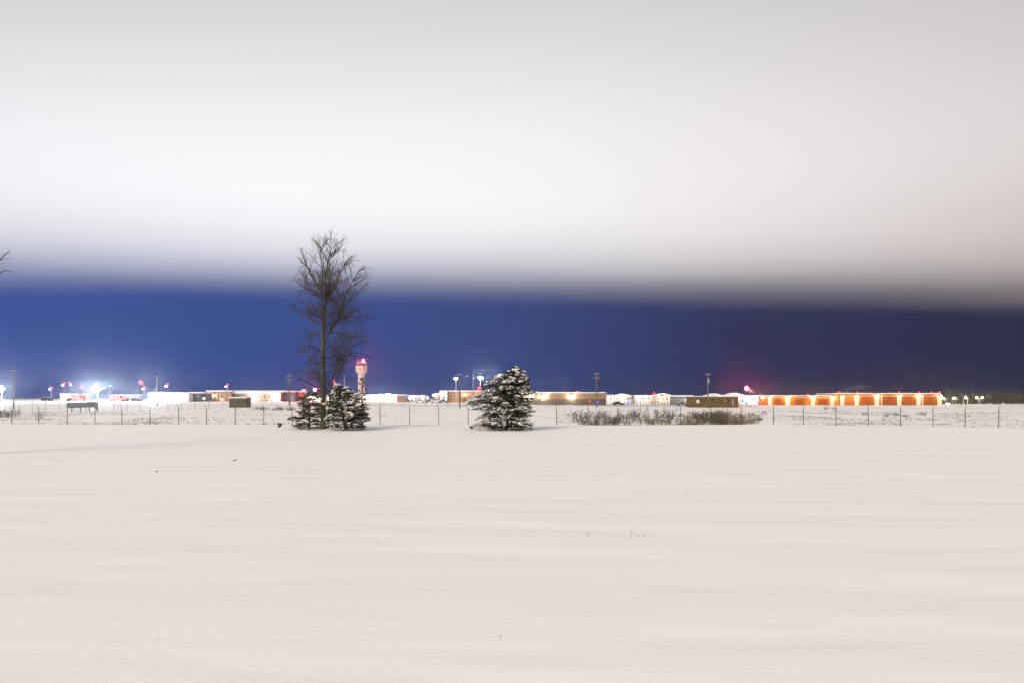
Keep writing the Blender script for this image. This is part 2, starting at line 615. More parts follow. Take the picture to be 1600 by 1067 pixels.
# --- left: white shed, trailer, lit store, blue-grey store
t = building('white_shed', 'low white shed with two lit windows left of the biggest floodlight', 'shed', 94, 126, 616.3, 300, 9, 'white_wall')
for p in (100.5, 108.5):
    on_front(t, 300, 'window', p, 620.5, 2.0, 1.3, 'trim', sub='pane', subm='signface')
wall_lamp(t, 300, 118, 618.5, 'cool', 0.2)
t = building('lit_store', 'long blazing white store building beside the tall grey mast', 'building', 234, 294, 615.2, 268, 10, 'white_wall')
for p in (244, 258, 272, 285):
    on_front(t, 268, 'roller_door', p, 622, 2.6, 2.7, 'trim', proud=0.05)
wall_lamp(t, 268, 252, 617.5, 'cool', 0.32)
wall_lamp(t, 268, 266, 617.5, 'cool', 0.32)
wall_lamp(t, 268, 280, 617.5, 'cool', 0.32)
t = building('metal_store', 'dark blue grey metal store between the white store and the brick hall', 'building', 295, 315.5, 614.0, 272, 9, 'bluegrey')
on_front(t, 272, 'door', 305, 621.5, 3.2, 2.9, 'grey_wall')
for p in (297.5, 301, 309, 312.5):
    on_front(t, 272, 'rib', p, 619.5, 0.1, 2.7, 'grey_wall', proud=0.09)
t = building('brick_hall', 'pinkish brick hall under a red tipped lamp pole', 'building', 323, 351, 611.3, 285, 12, 'pink_brick')
wall_lamp(t, 285, 335, 617.0, 'warm', 0.3)
wall_lamp(t, 285, 347, 623.0, 'warm', 0.16)
windows(t, 285, [(327, 618.5), (341, 618.5), (347, 618.5)], 1.0, 1.3)
on_front(t, 285, 'door', 335, 623, 1.2, 2.1, 'tan_dark')
t = building('long_terminal', 'long low brown building with snowy roof and two glaring wall floodlights', 'building', 352, 438, 613.6, 292, 12, 'grey_wall', roof='slope', ridge=0.9)
on_front(t, 292, 'brick_band', 412, 619.8, 13.5, 2.6, 'pink_brick', proud=0.05)
windows(t, 292, [(360, 618), (366, 618), (372, 618), (405, 619), (413, 619), (420, 619)], 1.1, 1.2)
wall_lamp(t, 292, 397, 617.2, 'neutral', 0.62, 1.0)
wall_lamp(t, 292, 432, 617.2, 'neutral', 0.62, 1.0)
roof_units(t, 292, 12, [(372, 610.2, 1.4, 0.7), (388, 610.0, 1.1, 0.6), (420, 610.6, 1.2, 0.5)])
t = building('garage_block', 'blue grey garage block behind the wooden pole with two crossarms', 'garage', 439, 461, 612.0, 296, 10, 'bluegrey')
for p in (444, 450, 456):
    on_front(t, 296, 'garage_door', p, 621.5, 1.4, 2.2, 'grey_wall')
t = building('gatehouse', 'small brick gatehouse just left of the bare tree, lamp on its wall', 'building', 461.5, 469, 612.3, 300, 6, 'red_brick')
wall_lamp(t, 300, 464.5, 621.5, 'warm', 0.2)
windows(t, 300, [(464, 616.5)], 0.8, 1.0)
t = building('service_hall', 'low pale service hall showing behind the bare tree trunk', 'building', 474, 540, 618.8, 320, 10, 'cream_wall')
for p in (479, 485, 491, 509):
    wall_lamp(t, 320, p, 619.6, 'neutral', 0.30)
windows(t, 320, [(496, 621.5), (520, 621.5), (530, 621.5)], 1.2, 1.0)

# olive shed by the second fence
t = building('wooden_shed', 'small olive brown wooden shed standing alone on the snow slope', 'shed', 358, 384.6, 621.6, 178, 3.2, 'olive', snow=0.12, eave=0.12)
for k in range(9):
    on_front(t, 178, 'plank', 359.5 + k * 2.95, 628.4, 0.44, 2.05, 'olive', proud=0.03 + 0.015 * (k % 2))

# --- centre
t = building('tower_office', 'bright low building at the foot of the control tower', 'building', 572, 620, 617.3, 352, 10, 'white_wall')
wall_lamp(t, 352, 580, 620, 'neutral', 0.4)
wall_lamp(t, 352, 590, 617.5, 'neutral', 0.55, 1.0)
wall_lamp(t, 352, 608, 617.0, 'cool', 0.95, 1.5)
windows(t, 352, [(586, 622), (600, 622), (613, 622)], 1.3, 1.1)
t = building('grey_store', 'short grey store with brick footing right of the glaring floodlight', 'building', 620.5, 633, 617.4, 345, 9, 'grey_wall')
on_front(t, 345, 'brick_footing', 626.7, 624, 4.0, 2.3, 'red_brick', proud=0.06)
t = building('white_depot', 'low white depot with snowy roof behind the chain link fence', 'building', 634, 663, 619.0, 350, 10, 'white_wall', roof='slope', ridge=0.5)
for p in (638.5, 644, 649.5, 655, 660):
    on_front(t, 350, 'bay_door', p, 623.4, 1.3, 2.2, 'grey_wall')
wall_lamp(t, 350, 646, 619.6, 'cool', 0.25)
wall_lamp(t, 350, 659, 619.6, 'cool', 0.25)
t = building('brick_annex', 'small orange brick annex left of the tall white block', 'building', 679.5, 687, 615.6, 338, 7, 'red_brick')
wall_lamp(t, 338, 681, 618.0, 'warm', 0.34)
t = building('white_block', 'tall white block with a roof vent beside the orange brick hall', 'building', 687.5, 698.5, 611.2, 334, 8, 'white_wall')
wall_lamp(t, 334, 692, 614.5, 'cool', 0.35)
on_front(t, 334, 'door', 693, 622, 1.2, 2.2, 'grey_wall')
roof_units(t, 334, 8, [(702, 609.2, 1.1, 0.8)])
t = building('orange_brick_hall', 'orange brick hall with a lamp in its middle behind the wooden pole', 'building', 699, 772, 611.3, 336, 12, 'red_brick')
wall_lamp(t, 336, 726, 615.2, 'warm', 0.38)
wall_lamp(t, 336, 752, 621.0, 'warm', 0.30)
windows(t, 336, [(705, 618), (711, 618), (717, 618), (734, 618), (742, 618)], 1.3, 1.1)
on_front(t, 336, 'door', 726, 623, 1.6, 2.3, 'tan_dark')
roof_units(t, 336, 12, [(728, 609.8, 1.5, 0.5)])

# right of the snowy spruce: long tan building
t = building('long_tan_warehouse', 'long tan warehouse with a dark lower half right of the snowy spruce', 'warehouse', 815, 947, 613.6, 262, 14, 'tan', snow=0.15, eave=0.15)
x0, x1 = PX(815, 262), PX(947, 262)
MB().box(x0 - 0.03, x1 + 0.03, 262 - 0.08, 262 + 0.02, G(PX(880, 262), 262) - 0.3, PZ(622.6, 262)).build('dark_plinth', M['tan_dark'], t)
for k in range(15):
    on_front(t, 262, 'panel_joint', 819 + k * 9.1, 618.1, 0.07, 2.1, 'tan_dark', proud=0.03)
for p in (828, 849.5, 893):
    wall_lamp(t, 262, p, 618.6, 'neutral', 0.5, 0.9)
roof_units(t, 262, 14, [(861, 611.3, 0.7, 0.7), (868, 611.8, 0.6, 0.5), (883, 611.6, 0.7, 0.5), (903, 611.5, 0.6, 0.6), (941, 611.6, 1.2, 0.5)])
x, z = PX(901.5, 262), PZ(612.9, 262)
h = MB().tube([(x, 262.3, z - 0.6), (x, 262.3, z)], 0.05, 6).build('beacon_post', M['dark'], t)
MB().ball((x, 262.3, z + 0.25), 0.40, (1, 1, 1), 8, 6).build('red_lamp', E['pink'], h, smooth=True)

# cluster of white houses
t = building('white_house', 'small white flat house right beside the tan warehouse end', 'house', 948.5, 960, 617.8, 330, 8, 'white_wall')
windows(t, 330, [(954, 622), (957.8, 622)], 0.9, 1.0)
wall_lamp(t, 330, 951, 621.5, 'neutral', 0.2)
t = building('white_house', 'white gabled house with a strong warm lamp, above the yellow awning', 'house', 961, 986, 618.2, 322, 9, 'white_wall', roof='gable', ridge=0.9)
wall_lamp(t, 322, 971.5, 619.8, 'warm', 0.42)
windows(t, 322, [(965, 622.5), (980, 622), (983, 622)], 0.9, 1.0)
t2 = thing('awning', 'long flat yellow awning in front of the white gabled house', 'awning', (PX(975, 312), 312, G(PX(975, 312), 312)))
MB().box(PX(966, 312), PX(986, 312), 312, 314.5, PZ(626.2, 312), PZ(625.0, 312)).build('awning_band', M['yellowlit'], t2)
for p in (967, 976, 985):
    MB().box(PX(p, 312) - .08, PX(p, 312) + .08, 312.2, 312.4, G(PX(p, 312), 312) - 0.2, PZ(626.2, 312)).build('post', M['dark'], t2)
t = building('white_house', 'low white house with a row of dark windows under the small red light', 'house', 994, 1022, 618.5, 318, 9, 'white_wall')
windows(t, 318, [(1004, 622), (1008.5, 622), (1013, 622)], 0.9, 1.0)
wall_lamp(t, 318, 1000, 619.8, 'neutral', 0.22)
wall_lamp(t, 318, 1010, 619.4, 'warm', 0.2)
t = building('white_house', 'broad white house with a snowy gable peak left of the grey roofed barn', 'house', 1024, 1052, 618.3, 308, 10, 'cream_wall', roof='gable', ridge=1.0)
windows(t, 308, [(1030, 622.2), (1036, 622.2), (1042, 622.2)], 1.0, 1.0)
wall_lamp(t, 308, 1049, 622.0, 'warm', 0.26)
wall_lamp(t, 308, 1034, 620.5, 'neutral', 0.24)
t = building('long_barn', 'long grey barn with white snow roof left of the brown building', 'barn', 1055, 1082, 619.2, 290, 10, 'grey_wall', snow=0.45)
wall_lamp(t, 290, 1074.5, 625.8, 'neutral', 0.22)
windows(t, 290, [(1061, 624.8), (1067, 624.8)], 1.0, 1.0)
# brown building
t = building('brown_cabin', 'brown sided single storey building behind the pole with a transformer', 'building', 1082.5, 1154, 619.2, 212, 8, 'brown', snow=0.05, eave=0.1)
for p, w in ((1090.5, 0.0), (1095.5, 0), (1105, 0), (1113.8, 0), (1138.5, 0)):
    on_front(t, 212, 'window', p, 624.4 if p > 1092 else 626.6, 0.95, 1.05, 'brown' if p > 1092 else 'trim', sub='pane', subm='glass' if p > 1092 else 'trim')
on_front(t, 212, 'door', 1148, 626.6, 0.95, 2.0, 'tan_dark')
on_front(t, 212, 'post_strip', 1145, 628, 0.18, 1.8, 'trim')
on_front(t, 212, 'post_strip', 1133, 625.5, 0.14, 0.9, 'trim')
for k in range(7):
    on_front(t, 212, 'siding_board', 1118, 620.6 + k * 1.6, 14.1, 0.05, 'tan_dark', proud=0.022)
# gabled houses behind it
t = building('snowy_gable_house', 'white house whose low snowy gable rises behind the brown building', 'house', 1106, 1132, 619.0, 300, 9, 'white_wall', roof='gable', ridge=1.1)
wall_lamp(t, 300, 1128, 621, 'cool', 0.2)
t = building('snowy_gable_house', 'white house with a wide snowy gable peeking over the brown building end', 'house', 1136, 1167, 619.0, 290, 9, 'white_wall', roof='gable', ridge=1.3)
on_front(t, 290, 'door', 1159.5, 622.8, 1.5, 2.2, 'bluegrey')
wall_lamp(t, 290, 1159.5, 621.5, 'cool', 0.2)
t = building('lit_workshop', 'brightly lit white workshop under the big red beacon', 'building', 1167.5, 1185, 618.8, 298, 9, 'white_wall')
wall_lamp(t, 298, 1170, 621, 'cool', 0.32)
wall_lamp(t, 298, 1179.5, 621.5, 'cool', 0.34)
windows(t, 298, [(1173.5, 623.2), (1176, 623.2)], 0.8, 0.9)

for nm, px_, D_, yy_, gl_, lab_ in (('yard_light', 640, 250, 622.5, 'warm', 'small amber yard light in front of the white depot'),
                                   ('yard_light', 668, 258, 621.5, 'neutral', 'small white yard light between the depot and the brick annex'),
                                   ('yard_light', 677, 262, 617.5, 'warm', 'amber yard light over the parked cars left of the brick annex'),
                                   ('yard_light', 318.5, 262, 622.8, 'warm', 'small amber yard light between the metal store and the brick hall'),
                                   ('yard_light', 1000.5, 270, 622.5, 'warm', 'amber yard light in front of the row windowed white house'),
                                   ('yard_light', 1190.5, 300, 620.8, 'warm', 'amber yard light at the left end of the low hangar wing')):
    x = PX(px_, D_)
    zg, zt = G(x, D_), PZ(yy_, D_)
    t = thing(nm, lab_, 'yard light', (x, D_, zg), 'small yard lights on posts')
    MB().tube([(x, D_, zg - 0.3), (x, D_, zt)], 0.06, 6).build('post', M['greypole'], t)
    MB().ball((x, D_, zt + 0.2), 0.24, n=8, m=6).build('lamp', E[gl_], t, smooth=True)
# --- orange hangar row
HD = 330.0
t = building('hangar_wing', 'low orange lit hangar wing left of the steam plume', 'hangar', 1186, 1310, 618.2, HD, 18, 'hangar', snow=0.2, eave=0.2)
zb = G(PX(1250, HD), HD)
for p0, p1 in ((1209, 1225), (1244, 1257), (1278, 1294)):
    xa, xb = PX(p0, HD), PX(p1, HD)
    nseg = 4
    for k in range(nseg):
        a, c = xa + (xb - xa) * k / nseg, xa + (xb - xa) * (k + 1) / nseg
        MB().box(a + 0.04, c - 0.04, HD - 0.06 - 0.03 * (k % 2), HD + 0.02, zb - 0.2, PZ(623.3, HD)).build('door_leaf', M['hangar_door'], t)
for p in (1203, 1230.5, 1270, 1300.5, 1309):
    x = PX(p, HD)
    MB().box(x - 0.9, x + 0.9, HD - 0.25, HD + 0.02, zb - 0.2, PZ(618.3, HD)).build('pilaster', M['pilaster'], t)
    wall_lamp(t, HD, p, 621.0, 'sodium', {1203: 0.36, 1230.5: 0.52, 1270: 0.5, 1300.5: 0.44, 1309: 0.34}[p], 1.1)
wall_lamp(t, HD, 1192, 621.0, 'sodium', 0.26, 0.9)
MB().box(PX(1187, HD), PX(1309.5, HD), HD - 0.14, HD + 0.02, PZ(620.6, HD), PZ(620.0, HD)).build('wall_rail', M['pilaster'], t)
roof_units(t, HD, 18, [(1209, 616.3, 1.2, 0.4), (1219, 616.4, 1.0, 0.4), (1237, 616.4, 1.4, 0.4), (1278, 616.6, 1.1, 0.4), (1288, 616.6, 1.0, 0.4)])
for p in (1188, 1262.5):
    x, z = PX(p, HD + 3), PZ(617.0, HD)
    h = MB().tube([(x, HD + 3, z - 0.4), (x, HD + 3, z + 0.3)], 0.06, 6).build('beacon_post', M['dark'], t)
    MB().ball((x, HD + 3, z + 0.5), 0.34, n=8, m=6).build('red_lamp', E['red'], h, smooth=True)

t = building('tall_hangar', 'tall orange lit hangar with red roof lights at the right', 'hangar', 1310.5, 1470, 614.8, HD - 4, 24, 'hangar', snow=0.2, eave=0.2)
D2 = HD - 4
zb = G(PX(1390, D2), D2)
for p0, p1 in ((1344, 1366), (1377, 1402), (1409.5, 1431), (1443, 1465)):
    xa, xb = PX(p0, D2), PX(p1, D2)
    nseg = 5
    for k in range(nseg):
        a, c = xa + (xb - xa) * k / nseg, xa + (xb - xa) * (k + 1) / nseg
        MB().box(a + 0.04, c - 0.04, D2 - 0.06 - 0.03 * (k % 2), D2 + 0.02, zb - 0.2, PZ(619.3, D2)).build('door_leaf', M['hangar_door'], t)
for p in (1316, 1338.5, 1370, 1405, 1435, 1468):
    x = PX(p, D2)
    MB().box(x - 0.95, x + 0.95, D2 - 0.25, D2 + 0.02, zb - 0.2, PZ(616.2, D2)).build('pilaster', M['pilaster'], t)
    wall_lamp(t, D2, p, 620.0 if p < 1360 else 618.0, 'sodium', {1316: 0.3, 1338.5: 0.46, 1370: 0.5, 1405: 0.4, 1435: 0.52, 1468: 0.42}[p], 1.1)
MB().box(PX(1311, D2), PX(1469, D2), D2 - 0.3, D2 + 0.02, PZ(618.4, D2), PZ(617.6, D2)).build('door_rail', M['pilaster'], t)
for p in (1378, 1442):
    x = PX(p, D2 - 1)
    MB().box(x - 0.14, x + 0.14, D2 - 1.2, D2 - 0.9, zb - 0.2, PZ(617.5, D2)).build('downpipe', M['trim'], t)
roof_units(t, D2, 24, [(1325, 612.6, 1.3, 0.4), (1349, 612.8, 1.1, 0.4), (1391, 612.8, 1.2, 0.4), (1414, 612.9, 1.1, 0.4), (1425, 612.9, 0.9, 0.4)])
for p in (1311.5, 1339.5, 1405, 1436, 1456, 1468.5):
    x, z = PX(p, D2 + 1), PZ(613.9, D2)
    h = MB().tube([(x, D2 + 1, z - 0.3), (x, D2 + 1, z + 0.25)], 0.06, 6).build('beacon_post', M['dark'], t)
    MB().ball((x, D2 + 1, z + 0.45), 0.36, n=8, m=6).build('red_lamp', E['red'], h, smooth=True)

# lit sign near the right end
t = thing('lit_sign', 'small glowing blank sign box on the snow right of the hangars', 'sign', (PX(1481.5, 300), 300, G(PX(1481.5, 300), 300)))
x, zg = PX(1481.5, 300), G(PX(1481.5, 300), 300)
MB().box(x - 0.95, x + 0.95, 300, 300.4, zg + 0.15, zg + 1.25).build('sign_box', M['trim'], t)
MB().box(x - 0.85, x + 0.85, 299.98, 300.01, zg + 0.22, zg + 1.18).build('sign_face', M['signface'], t)
for s in (-0.7, 0.7):
    MB().box(x + s - 0.06, x + s + 0.06, 300.1, 300.3, zg - 0.3, zg + 0.15).build('leg', M['dark'], t)

# ------------------------------------------------------------------ control tower
TD = 400.0
tx, tz = PX(564.8, TD), G(PX(564.8, TD), TD)
t = thing('control_tower', 'pinkish concrete control tower with flared top and red lamps', 'control tower', (tx, TD, tz))
k = TD / F


def TZ(py):
    return PZ(py, TD)


MB().rev([(2.4, tz - 0.5 - tz + tz), (2.05, TZ(622)), (1.95, TZ(583.5))], (tx, TD, 0), 8, 0.5).build('shaft', M['concrete'], t)
MB().rev([(1.97, TZ(584)), (2.2, TZ(583.4)), (3.35, TZ(579.6))], (tx, TD, 0), 8, 0.5).build('flare', M['pale_concrete'], t)
gal = MB().rev([(3.38, TZ(579.6)), (3.38, TZ(571.8))], (tx, TD, 0), 8, 0.5).build('gallery', M['concrete'], t)
MB().rev([(3.5, TZ(571.8)), (3.5, TZ(571.0))], (tx, TD, 0), 8, 0.5).build('parapet', M['pale_concrete'], t)
for a in (-1.15, 0, 1.15):
    MB().box(tx + a * 1.4 - 0.22, tx + a * 1.4 + 0.22, TD - 3.42 + abs(a) * 0.45, TD - 3.0 + abs(a) * 0.45, TZ(576.6), TZ(575.4)).build('port', M['glass'], gal)
MB().rev([(2.3, TZ(571.0)), (2.65, TZ(567.4))], (tx, TD, 0), 8, 0.5).build('cab_glass', M['glass'], t)
for kk in range(8):
    a = 2 * math.pi * (kk + 0.5) / 8
    MB().tube([(tx + 2.36 * math.cos(a), TD + 2.36 * math.sin(a), TZ(571)), (tx + 2.7 * math.cos(a), TD + 2.7 * math.sin(a), TZ(567.4))], 0.11, 5).build('mullion', M['trim'], t)
MB().rev([(2.9, TZ(567.4)), (3.0, TZ(566.6)), (2.7, TZ(566.2))], (tx, TD, 0), 8, 0.5).build('cab_roof', M['pale_concrete'], t)
for dxx, hh in ((-1.75, 564.3), (1.35, 563.6), (0.0, 565.4)):
    p = MB().tube([(tx + dxx, TD - 1.5, TZ(566.4)), (tx + dxx, TD - 1.5, TZ(hh) - 0.2)], 0.08, 6).build('lamp_post', M['dark'], t)
    if dxx:
        MB().ball((tx + dxx, TD - 1.5, TZ(hh) + 0.1), 0.62 if dxx > 0 else 0.42, n=10, m=6).build('red_lamp', E['beacon' if dxx > 0 else 'red'], p, smooth=True)
MB().tube([(tx + 0.3, TD, TZ(566.3)), (tx + 0.3, TD, TZ(561.5))], 0.05, 5).build('antenna', M['dark'], t)
# wall flood at the tower foot
t = building('tower_annex', 'small pink lit annex attached low against the control tower', 'building', 556, 571, 620.0, 390, 6, 'pink_brick')
wall_lamp(t, 390, 566, 621.5, 'neutral', 0.40)
wall_lamp(t, 390, 572.5, 618.5, 'neutral', 0.45)

# white radome and small radar on a mast behind the bare tree
t = thing('radome', 'white tilted dish shaped dome left of the red light behind the tree', 'dome', (PX(474, 310), 310, G(PX(474, 310), 310)))
x, zg = PX(474, 310), G(PX(474, 310), 310)
MB().tube([(x, 310, zg - 0.2), (x, 310, PZ(618, 310))], 0.5, 8).build('pedestal', M['greypole'], t)
dm = MB().ball((0, 0, 0), 1.9, (0.78, 0.75, 1.0), 16, 10)
Rm = Matrix.Rotation(math.radians(32), 3, 'Y')
dm.v = [tuple(Rm @ Vector(v) + Vector((x, 310, PZ(613.4, 310)))) for v in dm.v]
dm.build('dome_shell', M['dome'], t, smooth=True)
t = thing('radar_mast', 'white boxy radar head with a red lamp on a mast behind the tree', 'radar', (PX(522, 300), 300, G(PX(522, 300), 300)))
x, zg = PX(522, 300), G(PX(522, 300), 300)
MB().tube([(x, 300, zg - 0.2), (x, 300, PZ(603, 300))], [0.35, 0.2], 8).build('mast', M['greypole'], t)
MB().rev([(0.6, PZ(603.5, 300)), (1.2, PZ(602.2, 300)), (1.2, PZ(598, 300)), (0.6, PZ(597, 300))], (x, 300, 0), 8, 0.5).build('radar_box', M['dome'], t)
MB().box(x - 0.35, x + 0.35, 298.75, 298.95, PZ(601, 300), PZ(599.3, 300)).build('hatch', M['grey_wall'], t)
MB().ball((x, 300, PZ(594.8, 300)), 0.5, n=8, m=6).build('red_lamp', E['red'], t, smooth=True)

# ------------------------------------------------------------------ poles


def utility_pole(px, D, ytop, label, arms=(2.0,), transformer=False, group='wooden utility poles', r=0.17, lean=0.0):
    x = PX(px, D)
    zg, zt = G(x, D), PZ(ytop, D)
    t = thing('utility_pole', label, 'utility pole', (x, D, zg), group)
    MB().tube([(x, D, zg - 0.4), (x + lean * 0.5, D, (zg + zt) / 2), (x + lean, D, zt)], [r * 1.25, r * 1.1, r * 0.85], 8).build('pole', M['wood'], t)
    for k, w in enumerate(arms):
        za = zt - 0.35 - k * 1.35
        a = MB().box(x + lean - w / 2, x + lean + w / 2, D - r - 0.13, D - r + 0.0, za - 0.09, za + 0.09).build('crossarm', M['wood'], t)
        for s in (-0.92, -0.3, 0.3, 0.92):
            xx = x + lean + s * w / 2
            MB().rev([(0.04, za + 0.09), (0.085, za + 0.15), (0.085, za + 0.3), (0.03, za + 0.36)], (xx, D - r - 0.065, 0), 6).build('insulator', M['trim'], a)
    if transformer:
        zc_ = zt - 2.2
        c = MB().rev([(0.3, zc_ - 0.55), (0.34, zc_ - 0.5), (0.34, zc_ + 0.42), (0.24, zc_ + 0.55)], (x + 0.05, D - r - 0.36, 0), 10).build('transformer', M['greypole'], t, smooth=False)
        MB().tube([(x + 0.05, D - r - 0.36, zc_ + 0.5), (x + 0.05, D - r - 0.36, zc_ + 0.85)], 0.05, 6).build('bushing', M['trim'], c)
    return t


utility_pole(21, 175, 577.5, 'wooden utility pole next to the floodlight at the left edge', (1.7,), r=0.16)
utility_pole(452, 205, 585.5, 'wooden pole with two crossarms left of the bare tree', (1.7, 2.0))
utility_pole(718.4, 190, 584.0, 'wooden pole with a short crossarm left of the snowy spruce', (1.3,))
utility_pole(932, 200, 582.0, 'wooden pole with two crossarms in front of the tan warehouse end', (1.4, 1.9))
utility_pole(1106, 195, 583.2, 'wooden pole carrying a grey transformer at the brown building', (1.4,), True)


def plain_mast(px, D, ytop, label, cat, r0, r1, m, head=None, name='mast', group=None):
    x = PX(px, D)
    zg, zt = G(x, D), PZ(ytop, D)
    t = thing(name, label, cat, (x, D, zg), group)
    MB().tube([(x, D, zg - 0.4), (x, D, zt)], [r0, r1], 8).build('pole', M[m], t)
    if head == 'cap':
        MB().rev([(0.12, zt - 0.9), (0.3, zt - 0.85), (0.3, zt - 0.3), (0.14, zt - 0.2), (0.05, zt + 0.5)], (x, D, 0), 8).build('mast_head', M['dark'], t)
    return t


plain_mast(245.2, 190, 580, 'tall grey mast with a dark cap in front of the blazing white store', 'mast', 0.2, 0.13, 'greypole', 'cap')
plain_mast(739.2, 185, 580, 'slim bare grey pole touching the left side of the snowy spruce', 'pole', 0.14, 0.09, 'greypole', name='pole')
plain_mast(538, 260, 585, 'thin pale pole between the bare tree and the control tower', 'pole', 0.16, 0.1, 'palepole', name='pole')


def lamp_pole(px, D, ytop, ybase, label, glow, r=0.3, heads=1, m='palepole', group=None, side=-1, red=False, pr=0.16):
    x = PX(px, D)
    zg, zt = G(x, D), PZ(ytop, D)
    t = thing('lamp_pole', label, 'lamp pole', (x, D, zg), group)
    MB().tube([(x, D, zg - 0.4), (x, D, zt)], [pr, pr * 0.7], 8).build('pole', M[m], t)
    if heads == 1:
        a = MB().box(x + min(0, side * 1.1), x + max(0, side * 1.1), D - 0.14, D + 0.14, zt, zt + 0.2).build('lamp_head', M['dark'], t)
        MB().ball((x + side * 0.75, D - 0.05, zt - 0.05), r, (1.2, 1, 0.6), 8, 6).build('lamp', E[glow], a, smooth=True)
    else:
        a = MB().box(x - 0.8 * heads / 2, x + 0.8 * heads / 2, D - 0.1, D + 0.1, zt - 0.1, zt + 0.1).build('lamp_bar', M['dark'], t)
        for k in range(heads):
            xx = x + (k - (heads - 1) / 2) * 0.8
            MB().ball((xx, D - 0.35, zt), r, (1, 0.7, 1), 10, 6).build('lamp', E[glow], a, smooth=True)
    if red:
        p = MB().tube([(x, D, zt), (x, D, zt + 0.5)], 0.05, 5).build('beacon_post', M['dark'], t)
        MB().ball((x, D, zt + 0.75), 0.36, n=8, m=6).build('red_lamp', E['pink'], p, smooth=True)
    return t


gr = 'pale apron lamp poles with red tips'
lamp_pole(80, 330, 607.5, 624, 'short pale lamp pole with red tip above the dark parked car', 'soft', 0.25, red=True, group=gr)
lamp_pole(100, 320, 601, 624, 'pale red tipped lamp pole, left of a pair over the white shed', 'soft', 0.3, red=True, group=gr)
lamp_pole(108.3, 335, 600.5, 624, 'pale red tipped lamp pole, right of a pair over the white shed', 'soft', 0.25, red=True, group=gr, side=1)
lamp_pole(174.5, 330, 601.5, 622, 'pale lamp pole just right of the biggest floodlight', 'soft', 0.22, group=gr)
lamp_pole(225.3, 315, 607.2, 623, 'pale lamp pole right below the tall red beacon tower', 'soft', 0.25, red=True, group=gr)
lamp_pole(261.8, 305, 602.8, 624, 'pale red tipped lamp pole behind the blazing white store', 'soft', 0.35, red=True, group=gr)
lamp_pole(355.4, 310, 603.2, 624, 'pale red tipped lamp pole behind the pinkish brick hall', 'soft', 0.35, red=True, group=gr)
lamp_pole(712.5, 300, 591, 630, 'tall white lamp pole in front of the orange brick hall', 'soft', 0.42, heads=2, pr=0.2)
lamp_pole(750.5, 305, 589.5, 625, 'tall lamp pole with glaring white head left of the snowy spruce', 'flood', 0.42, heads=2, pr=0.2)

# big floodlight masts
for px, D, yy, lab, rr, hd in ((3, 262, 607.5, 'glaring floodlight rack cut by the left edge of the picture', 0.7, 4),
                              (153, 268, 607.0, 'biggest glaring white floodlight rack above the dark grey screen', 0.8, 4),
                              (238.5, 262, 617.3, 'low glaring floodlight rack at the left end of the white store', 0.62, 3)):
    x = PX(px, D)
    zg, zt = G(x, D), PZ(yy, D)
    t = thing('floodlight_mast', lab, 'floodlight', (x, D, zg), 'floodlight racks facing the field')
    MB().tube([(x, D, zg - 0.4), (x, D, zt)], [0.2, 0.14], 8).build('pole', M['greypole'], t)
    fr = MB().rev([(rr * 0.5, zt - rr * 0.2), (rr * 1.5, zt - 0.1), (rr * 1.5, zt + 0.1), (rr * 0.5, zt + rr * 0.2)], (x, D, 0), 12).build('lamp_crown', M['dark'], t)
    for c in range(7):
        ox, oz = (0, 0) if c == 6 else (math.cos(c * math.pi / 3), math.sin(c * math.pi / 3))
        MB().ball((x + ox * rr * 1.05, D - rr * (1.55 if c == 6 else 1.15), zt + oz * rr * 1.0), rr * 0.62, (1, 0.6, 1), 12, 6).build('lamp', E['flood'], fr, smooth=True)

# red beacon tower (lattice)
x, D = PX(220, 320), 320
zg, zt = G(x, D), PZ(599, D)
t = thing('beacon_tower', 'dark lattice tower carrying a red beacon left of the white store', 'beacon tower', (x, D, zg))
for sx_ in (-1, 1):
    for sy_ in (-1, 1):
        MB().tube([(x + sx_ * 0.6, D + sy_ * 0.6, zg - 0.3), (x + sx_ * 0.25, D + sy_ * 0.25, zt)], 0.07, 5).build('lattice_leg', M['dark'], t)
br = MB()
for k in range(7):
    z0, z1 = zg + (zt - zg) * k / 7, zg + (zt - zg) * (k + 1) / 7
    w0, w1 = 0.6 - 0.35 * k / 7, 0.6 - 0.35 * (k + 1) / 7
    s = 1 if k % 2 else -1
    for sy_ in (-1, 1):
        br.tube([(x - s * w0, D + sy_ * w0, z0), (x + s * w1, D + sy_ * w1, z1)], 0.05, 4)
br.build('bracing', M['dark'], t)
MB().ball((x, D, zt + 0.5), 0.8, n=10, m=7).build('red_lamp', E['pink'], t, smooth=True)


def beacon(px, D, yy, label, glow, r, group='obstruction and taxiway lights', cat='signal light', name='signal_light'):
    x = PX(px, D)
    zg, zt = G(x, D), PZ(yy, D)
    t = thing(name, label, cat, (x, D, zg), group)
    if zt - zg > 0.3:
        MB().tube([(x, D, zg - 0.3), (x, D, zt)], 0.06, 6).build('post', M['greypole'], t)
    MB().rev([(r * 0.8, zt - r * 1.1), (r * 0.9, zt - r * 0.75)], (x, D, 0), 8).build('base', M['dark'], t)
    MB().ball((x, D, zt), r, n=10, m=7).build('lamp', E[glow], t, smooth=True)
    return t


